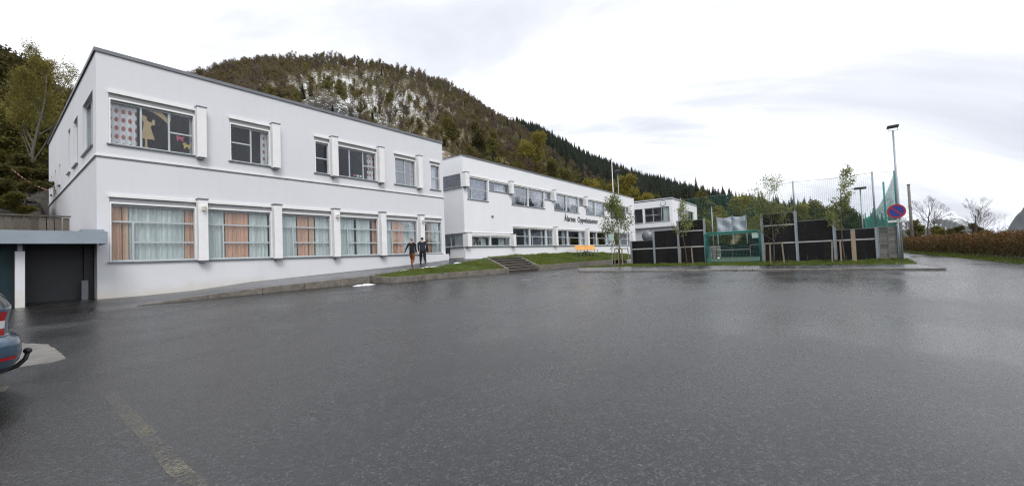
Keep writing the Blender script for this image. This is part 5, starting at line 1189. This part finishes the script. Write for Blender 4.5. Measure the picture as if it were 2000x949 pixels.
for azd, r, s0, lb in ((88.9, 33, .16, 'low brown shrub on the bank below the boulder'), (87.6, 35, .15, 'low brown shrub on the bank below the birch'), (89.8, 31, .15, 'low brown shrub at the left edge above the plank fence'), (88.3, 30, .13, 'low brown shrub just above the plank fence'), (87.4, 41, .2, 'low shrub beside the foot of the birch')):
    place_tree('bush', PROTO['dark_a' if r % 2 else 'bushy'], polar(azd, r), azd*5, (s0*2.0, s0), lb, 'shrubs on the left bank', 'bush')
tp = thing('barrier_tape', 'red and white barrier tape strung across the bank above the plank fence', 'tape', (0, 30, 4))
pa, pb = Vector((.9, 34, 7.35)), Vector((2.5, 33.2, 6.15))
for i in range(28):
    p, q = pa.lerp(pb, i/28), pa.lerp(pb, (i+1)/28); p.z -= .25*math.sin(PI*i/28); q.z -= .25*math.sin(PI*(i+1)/28)
    MB().bar(p, q, .003, .018).build('tape_piece', M['tape_red'] if i % 2 else M['tape_white'], tp)

# ------------------------------------------------------------------ right side: hedge, bare trees, pole
def hedge(name, x0, x1, y, w, h, label, seed, mat='leaf_hedge', dens=230, leaf=.055):
    r = np.random.default_rng(seed); n = int((x1-x0)*dens*1.6); t = thing(name, label, 'hedge', ((x0+x1)/2, y, .05)); cx_ = (x0+x1)/2
    # leaves on a lumpy shell
    xx = r.uniform(x0, x1, n); an = r.uniform(0, PI, n); lump = 1+.13*np.sin(xx*2.1+np.sin(xx*.7)*2)+.08*np.sin(xx*5.3); q = (r.random(n)**.35)*lump
    yy = np.cos(an)*w/2*q*(1.05); zz = .12+np.abs(np.sin(an))**.6*h*q*(.95+.05*r.random(n))
    P = np.stack([xx-cx_, yy, zz], 1); k = n; a = r.normal(0, 1, (k, 3)); a[:, 2] += .8; a /= np.linalg.norm(a, axis=1)[:, None]; b = r.normal(0, 1, (k, 3)); b -= a*(a*b).sum(1)[:, None]; b /= np.linalg.norm(b, axis=1)[:, None]
    sz = leaf*r.uniform(.6, 1.5, k)[:, None]; a *= sz*1.5; b *= sz*.7; V = np.concatenate([P-a, P+b, P+a, P-b]); i = np.arange(k)
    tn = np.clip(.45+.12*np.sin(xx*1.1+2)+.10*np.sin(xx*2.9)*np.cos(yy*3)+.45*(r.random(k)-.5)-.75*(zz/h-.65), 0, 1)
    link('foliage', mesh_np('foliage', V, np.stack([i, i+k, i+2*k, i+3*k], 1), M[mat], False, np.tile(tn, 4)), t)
    tw = MB()
    for q_ in range(int((x1-x0)*7)):
        xq = r.uniform(x0, x1)-cx_; yq = r.uniform(-w*.3, w*.3); tw.tube([(xq, yq, -.05), (xq+r.normal(0, .12), yq+r.normal(0, .12), h*.5), (xq+r.normal(0, .25), yq+r.normal(0, .2), h*r.uniform(.85, 1.12))], [.014, .009, .004], 3, False)
    link('stems', tw.mesh('stems', M['twig']), t); return t
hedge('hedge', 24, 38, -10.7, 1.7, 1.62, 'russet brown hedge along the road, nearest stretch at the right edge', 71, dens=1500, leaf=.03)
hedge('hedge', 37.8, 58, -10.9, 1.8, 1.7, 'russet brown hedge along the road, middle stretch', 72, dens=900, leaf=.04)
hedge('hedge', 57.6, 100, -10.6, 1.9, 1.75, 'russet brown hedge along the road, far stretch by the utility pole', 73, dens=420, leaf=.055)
for x, y, s0, k_, lb in ((70, -13.5, .30, 'dark_b', 'dark evergreen bush behind the hedge right of the utility pole'), (64, -13.8, .30, 'dark_a', 'round dark bush behind the hedge below the bare trees'), (56, -14, .30, 'bushy', 'olive bush behind the hedge by the rightmost bare tree'), (78, -13, .5, 'bushy', 'olive bush behind the hedge left of the utility pole'), (90, -12, .5, 'olive_a', 'olive bush far along the hedge beside the sign'), (50, -14.6, .30, 'bushy', 'low olive bush behind the hedge near the far mountains'), (110, -10, .6, 'dark_a', 'dark bush at the far end of the road')):
    place_tree('bush', PROTO[k_], (x, y, .05), x, (s0*1.0, s0*.72), lb, 'bushes behind the hedge', 'bush')
for x, y, sd_, h, lb in ((78, -9.6, 81, 9.6, 'bare tree with fine twigs just behind the lamp post'), (70, -11.2, 82, 8.8, 'bare tree right of the utility pole'), (57, -12.0, 83, 6.4, 'spreading bare tree over the hedge towards the far mountains')):
    bt = Tree(sd_); bt.limb((0, 0, -.3), (.05, .02, 1), h*.62, h*.014, 0, 4, 7, .10, .10, (6, 7), (.4, .8), .62, .3, .28)
    place_tree('bare_tree', (bt.w.mesh('trunk', M['bark'], smooth=True), None), (x, y, .05), 0, 1, lb, 'bare trees by the road')
up_ = thing('utility_pole', 'weathered wooden utility pole standing behind the hedge', 'pole', (75, -10.4, 0)); MB().tube([(75, -10.4, -.2), (74.6, -10.35, 8.9)], [.18, .14], 10).build('pole', M['slat'], up_, smooth=True); MB().box(74.45, 74.75, -10.5, -10.2, 8.9, 9.0).build('cap', M['darkmetal'], up_)

# ------------------------------------------------------------------ far mountains
def range_(name, label, r, width, az0, az1, table, mat, n=160, m=14, rough=.1, seed=0):
    g = np.random.default_rng(seed); az = np.linspace(az0, az1, n+1); tt = np.interp(az, [t[0] for t in table], [t[1] for t in table]); H = tt*r
    nzv = sum(np.sin(az*f+g.random()*6)*a_ for f, a_ in ((3.1, .5), (7.3, .3), (15.7, .2), (33, .12), (71, .08))); H = H*(1+rough*nzv)
    V = []; Fq = []
    for j in range(m+1):
        v = j/m; s_ = 1-abs(v-.5)*2; rad = r-width/2+width*v
        for i in range(n+1):
            bumpy = 1+.25*math.sin(az[i]*19+v*9)*(1-s_)
            V.append((rad*math.cos(math.radians(az[i])), rad*math.sin(math.radians(az[i])), -1+(H[i]+1)*s_**1.15*bumpy*(rad/r if s_ > .9 else 1)))
    for j in range(m):
        for i in range(n): a = j*(n+1)+i; Fq.append((a, a+1, a+n+2, a+n+1))
    struct(name, mesh_np(name, np.array(V), np.array(Fq), mat, True), label)
range_('snowy_mountain', 'low snow streaked mountain ridge behind the bare trees', 2600, 1200, -13.4, 4, [(-13.4, 0), (-12.6, .013), (-11.4, .031), (-10.4, .050), (-9.5, .053), (-8.7, .051), (-7, .045), (-3, .03), (4, 0)], mk_snowmt('snow_streaked_ridge', 62, (.055, .06, .055)), seed=5)
range_('snowy_mountain', 'distant white snow peaks in the gap at the right', 4600, 1800, -19, -11, [(-19, .03), (-15, .035), (-14, .031), (-13.5, .028), (-13, .018), (-12.2, .014), (-11, .0)], mk_snowmt('far_snow_peaks', 15, (.09, .10, .11)), seed=6, rough=.06)
range_('dark_mountain', 'dark blue mountain flank rising at the right edge', 1900, 1000, -40, -13.3, [(-40, .16), (-25, .11), (-17, .056), (-15, .041), (-14.5, .030), (-14.1, .016), (-13.85, .006), (-13.3, 0)], mk_snowmt('dark_flank', 260, (.03, .036, .04)), seed=7, rough=.10)

# ------------------------------------------------------------------ parked car (its rear shows at the left edge)
CX, CY = .30, 8.02; CZ = float(zlot(CX-1.0, CY))
car = thing('parked_car', 'blue grey parked car with red tail light and towbar at the left edge', 'car', (CX, CY, CZ))
SL = [(.20, .42, 4.40, .74), (.24, .22, 4.46, .82), (.30, .09, 4.52, .87), (.40, .02, 4.56, .895), (.50, .0, 4.57, .905), (.60, .005, 4.56, .91), (.655, .03, 4.54, .91), (.68, .07, 4.52, .90), (.70, .10, 4.50, .895), (.78, .105, 4.44, .895), (.86, .105, 4.2, .893), (.93, .095, 3.8, .885), (.975, .085, 3.5, .875), (1.0, .08, 3.36, .865), (1.03, .08, 3.24, .855), (1.08, .10, 3.12, .84), (1.13, .13, 3.02, .825), (1.18, .17, 2.92, .805), (1.25, .24, 2.80, .775), (1.35, .36, 2.62, .73), (1.43, .55, 2.4, .66), (1.47, .85, 2.1, .5)]
NP = 64
def outline(h, off=0.0):
    hs = [s[0] for s in SL]; ru = np.interp(h, hs, [s[1] for s in SL])-off; fu = np.interp(h, hs, [s[2] for s in SL])+off; w = np.interp(h, hs, [s[3] for s in SL])+off
    th = np.linspace(0, 2*PI, NP, endpoint=False); c, s = np.cos(th), np.sin(th); ex = 2/5.5
    x = np.sign(c)*np.abs(c)**ex; y = np.sign(s)*np.abs(s)**ex
    # rear end is -x direction in u; u from ru..fu ; barrel the sides slightly
    u = (ru+fu)/2+(fu-ru)/2*x; yy = w*y
    bow = .055*(np.abs(y)**2)*(x < 0)*np.clip((-x-.6)/.4, 0, 1); u = u+bow*1.1
    return np.stack([-u, yy, np.full(NP, h)], 1)
def car_patch(hs, i0, i1, off, mat, name, parent):
    V = []; Fq = []; idx = [i % NP for i in range(i0, i1+1)]; k = len(idx)
    for h in hs: V.append(outline(h, off)[idx])
    for j in range(len(hs)-1):
        for i in range(k-1): a = j*k+i; Fq.append((a, a+1, a+k+1, a+k))
    return link(name, mesh_np(name, np.concatenate(V), np.array(Fq), mat, True), parent)
hs_f = sorted(set([s[0] for s in SL]+list(np.linspace(.2, 1.47, 27))))
V = np.concatenate([outline(h) for h in hs_f]); Fq = []
for j in range(len(hs_f)-1):
    for i in range(NP): a = j*NP+i; b = j*NP+(i+1) % NP; Fq.append((a, b, b+NP, a+NP))
nV = len(V); V = np.concatenate([V, [[-(SL[-1][1]+SL[-1][2])/2, 0, 1.475]], [[-2.3, 0, .2]]]); T3 = [((len(hs_f)-1)*NP+i, (len(hs_f)-1)*NP+(i+1) % NP, nV) for i in range(NP)]+[((i+1) % NP, i, nV+1) for i in range(NP)]
body = link('body', mesh_np('body', V, [np.array(Fq), np.array(T3)], M['car_paint'], True), car)
# index where the rear-left corner (u=min, y negative) lies: th in (pi, 1.5pi)
i0 = int(NP*.5)
tl_ = car_patch(np.linspace(.725, .985, 6), i0+3, i0+12, .010, M['red_lens'], 'tail_light', car); car_patch(np.linspace(.80, .885, 3), i0+3, i0+11, .014, M['clear_lens'], 'reversing_lens', tl_)
tl_ = car_patch(np.linspace(.715, .985, 6), i0-13, i0-2, .010, M['red_lens'], 'tail_light', car); car_patch(np.linspace(.80, .89, 3), i0-12, i0-2, .016, M['clear_lens'], 'reversing_lens', tl_)
car_patch(np.linspace(.44, .475, 2), i0+3, i0+6, .006, M['red_lens'], 'reflector', car); car_patch(np.linspace(.44, .475, 2), i0-9, i0-3, .008, M['red_lens'], 'reflector', car)
car_patch(np.linspace(.698, .706, 2), i0-14, i0+14, .002, M['car_plastic'], 'panel_gap', car)
car_patch(np.linspace(.2, .34, 4), i0-14, i0+14, .006, M['car_plastic'], 'bumper_skirt', car)
car_patch(np.linspace(1.04, 1.36, 6), i0-6, i0+6, .006, M['car_glass'], 'rear_window', car)
for s_ in (1, -1): car_patch(np.linspace(1.04, 1.34, 6), i0+s_*16-6, i0+s_*16+6, .006, M['car_glass'], 'side_window', car)
car_patch(np.linspace(1.04, 1.36, 6), -6, 6, .006, M['car_glass'], 'windscreen', car)
tb = MB().tube([(.15, 0, .26), (-.02, 0, .27), (-.02, 0, .27)], .03, 8); tb = MB().tube([(-.5, 0, .22), (-.16, 0, .23), (-.04, 0, .27), (.025, 0, .34), (.045, 0, .41)], [.03, .03, .027, .024, .022], 8).sphere((.045, 0, .44), .040, 10, 6)
o = link('towbar', tb.mesh('towbar', M['car_plastic'], smooth=True), car)
for xw in (-.98, -3.62):
    for s_ in (-1, 1):
        n = 24; mb = MB(); P = []
        for (rr, yo) in ((.20, -.1), (.30, -.105), (.325, -.07), (.325, .07), (.30, .105), (.20, .1)):
            for k in range(n): a = 2*PI*k/n; mb.v.append((xw+rr*math.cos(a), s_*.80+yo, .325+rr*math.sin(a)))
        for j in range(5):
            for k in range(n): a = j*n+k; b = j*n+(k+1) % n; mb.f.append((a, b, b+n, a+n))
        w_ = link('wheel', mb.mesh('wheel', M['tyre'], smooth=True), car)
        rm = MB().tube([(xw, s_*.80-.09, .325), (xw, s_*.80+.09, .325)], .205, 20)
        for k in range(5): a = 2*PI*k/5; rm.bar((xw, s_*.905, .325), (xw+.19*math.cos(a), s_*.905, .325+.19*math.sin(a)), .05, .02, (0, 1, 0))
        link('rim', rm.mesh('rim', M['rim']), w_)
        ar = MB().tube([(xw, s_*.885, .335), (xw, s_*.9125, .335)], .37, 28); link('wheel_arch', ar.mesh('wheel_arch', M['car_plastic']), car)

# ------------------------------------------------------------------ people
def person(loc, rz, joints, mats, cuts, label, hair, hair_r):
    """joints: name -> (pos, radius); one skinned body; mats by region chosen from a nearest-bone test"""
    J, E_ = joints; names = list(J); me = bpy.data.meshes.new('person')
    me.from_pydata([J[n][0] for n in names], [(names.index(a), names.index(b)) for a, b in E_], [])
    o = bpy.data.objects.new('person', me); COL.objects.link(o)
    sk = o.modifiers.new('skin', 'SKIN'); ss_ = o.modifiers.new('sub', 'SUBSURF'); ss_.levels = 2; ss_.render_levels = 2
    for i, n in enumerate(names):
        v = me.skin_vertices[0].data[i]; r = J[n][1]; v.radius = (r, r) if isinstance(r, (int, float)) else r; v.use_root = (n == 'pelvis')
    dg = bpy.context.evaluated_depsgraph_get(); m2 = bpy.data.meshes.new_from_object(o.evaluated_get(dg)); bpy.data.objects.remove(o)
    for m in mats.values(): m2.materials.append(m)
    keys = list(mats); segs = [(Vector(J[a][0]), Vector(J[b][0]), cuts.get((a, b), cuts.get(b, 'top'))) for a, b in E_]
    for p in m2.polygons:
        best = (9, 'top')
        for a, b, k in segs:
            ab = b-a; t = max(0, min(1, (p.center-a).dot(ab)/max(ab.length_squared, 1e-9))); d = (p.center-(a+ab*t)).length
            if d < best[0]: best = (d, k)
        p.material_index = keys.index(best[1]); p.use_smooth = True
    ob = link('person', m2, None, loc, (0, 0, rz)); tag(ob, label, 'person')
    hp = Vector(J['head'][0]); hb = MB().sphere(hp+Vector((0, -.012, .03)), hair_r, 14, 9, (.94, 1.05, 1.0))
    hm = hb.mesh('hair', hair, smooth=True); bm = bmesh.new(); bm.from_mesh(hm); bmesh.ops.delete(bm, geom=[v for v in bm.verts if v.co.z < hp.z-.02 and v.co.y > hp.y-.07], context='VERTS'); bm.to_mesh(hm); bm.free()
    link('hair', hm, ob)
    return ob
def skeleton(lleg, rleg, larm, rarm, lean=0.0, w=1.0):
    """facing +Y; legs (knee, ankle, toe), arms (elbow, wrist)"""
    J = {'pelvis': ((0, 0, .93), (.145*w, .115*w)), 'waist': ((0, lean*.3, 1.08), (.145*w, .11*w)), 'chest': ((0, lean*.7, 1.28), (.165*w, .12*w)), 'upper': ((0, lean, 1.43), (.12*w, .10*w)), 'neck': ((0, lean+.01, 1.52), .055), 'jaw': ((0, lean+.035, 1.585), (.062, .07)), 'head': ((0, lean+.02, 1.66), (.075, .092)), 'crown': ((0, lean+.01, 1.72), (.055, .065)), 'nose': ((0, lean+.125, 1.635), .012)}
    E_ = [('pelvis', 'waist'), ('waist', 'chest'), ('chest', 'upper'), ('upper', 'neck'), ('neck', 'jaw'), ('jaw', 'head'), ('head', 'crown'), ('head', 'nose')]
    for s_, lg, am, n in ((-1, lleg, larm, 'L'), (1, rleg, rarm, 'R')):
        J['hip'+n] = ((s_*.095, 0, .88), .095*w); J['knee'+n] = (lg[0], .062*w); J['calf'+n] = (tuple((np.array(lg[0])*.7+np.array(lg[1])*.3)), .060*w); J['ankle'+n] = (lg[1], .045); J['ball'+n] = (tuple(np.array(lg[1])*.45+np.array(lg[2])*.55), (.045, .036)); J['toe'+n] = (lg[2], (.035, .025))
        E_ += [('pelvis', 'hip'+n), ('hip'+n, 'knee'+n), ('knee'+n, 'calf'+n), ('calf'+n, 'ankle'+n), ('ankle'+n, 'ball'+n), ('ball'+n, 'toe'+n)]
        J['shoulder'+n] = ((s_*.185*w, lean, 1.42), .068*w); J['elbow'+n] = (am[0], .047*w); J['wrist'+n] = (am[1], .032)
        E_ += [('upper', 'shoulder'+n), ('shoulder'+n, 'elbow'+n), ('elbow'+n, 'wrist'+n)]
        d = (Vector(am[1])-Vector(am[0])).normalized(); side = Vector((0, 1, 0)); J['palm'+n] = (tuple(Vector(am[1])+d*.075), (.036, .02)); E_.append(('wrist'+n, 'palm'+n))
        for q in range(4):
            b = Vector(am[1])+d*.10+side*(.024*(q-1.5)); L = (.055, .068, .062, .045)[q]; J[f'f{q}a'+n] = (tuple(b+d*.02), .010); J[f'f{q}b'+n] = (tuple(b+d*L+Vector((-s_*.018, 0, 0))), .009); E_ += [('palm'+n, f'f{q}a'+n), (f'f{q}a'+n, f'f{q}b'+n)]
        J['th'+n] = (tuple(Vector(am[1])+d*.05+side*.048), .011); J['thb'+n] = (tuple(Vector(am[1])+d*.09+side*.062), .009); E_ += [('wrist'+n, 'th'+n), ('th'+n, 'thb'+n)]
    return J, E_
def cutmap(shoe='shoe'):
    c = {('pelvis', 'hipL'): 'top', ('pelvis', 'hipR'): 'top'}; c |= {k: 'skin' for k in ('neck', 'jaw', 'head', 'crown', 'nose')}
    for n in 'LR':
        for k in ('hip', 'knee', 'calf', 'ankle'): c[k+n] = 'legs'
        c['ball'+n] = c['toe'+n] = shoe
        for k in ('palm', 'f0a', 'f1a', 'f2a', 'f3a', 'f0b', 'f1b', 'f2b', 'f3b', 'th', 'thb'): c[k+n] = 'skin'
    return c
# man in sweater walking to the right and away, left arm swung out behind
sk1 = skeleton(((-.10, .20, .50), (-.09, .14, .09), (-.09, .30, .035)), ((.09, .04, .48), (.09, -.30, .14), (.09, -.20, .03)), ((-.30, -.10, 1.15), (-.40, -.14, .92)), ((.235, .02, 1.14), (.24, .16, .95)), .05, 1.15)
person((15.66, 19.45, 1.155), math.radians(-62), sk1, {'top': M['sweater'], 'legs': M['rust'], 'skin': M['skin'], 'shoe': M['shoe_brown']}, cutmap(), 'man in a black sweater and rust orange trousers walking up the path', M['hair_grey'], .098)
sk2 = skeleton(((-.13, .16, .50), (-.14, .22, .09), (-.14, .38, .04)), ((.13, .02, .49), (.17, -.22, .10), (.17, -.06, .035)), ((-.25, -.04, 1.14), (-.24, .12, .94)), ((.255, -.06, 1.14), (.25, .05, .91)), .06, 1.32)
person((16.75, 19.75, 1.235), math.radians(-40), sk2, {'top': M['navy'], 'legs': M['blackcloth'], 'skin': M['skin'], 'shoe': M['shoe_white']}, cutmap(), 'man in a navy jacket, black trousers and white shoes walking up the path', M['hair_dark'], .096)

# ------------------------------------------------------------------ air
hz = MB().box(-1200, 6500, -3200, 1500, -3, 760); o = hz.build('haze', None); o['kind'] = 'stuff'; o['label'] = 'thin damp air over the whole valley'
hm = bpy.data.materials.new('thin_haze'); hm.use_nodes = True; t_ = hm.node_tree; t_.nodes.remove(t_.nodes['Principled BSDF'])
pv = t_.nodes.new('ShaderNodeVolumePrincipled'); pv.inputs['Color'].default_value = (.80, .87, 1, 1); pv.inputs['Density'].default_value = .00004; pv.inputs['Anisotropy'].default_value = .2
t_.links.new(pv.outputs[0], t_.nodes['Material Output'].inputs['Volume']); o.data.materials.append(hm)
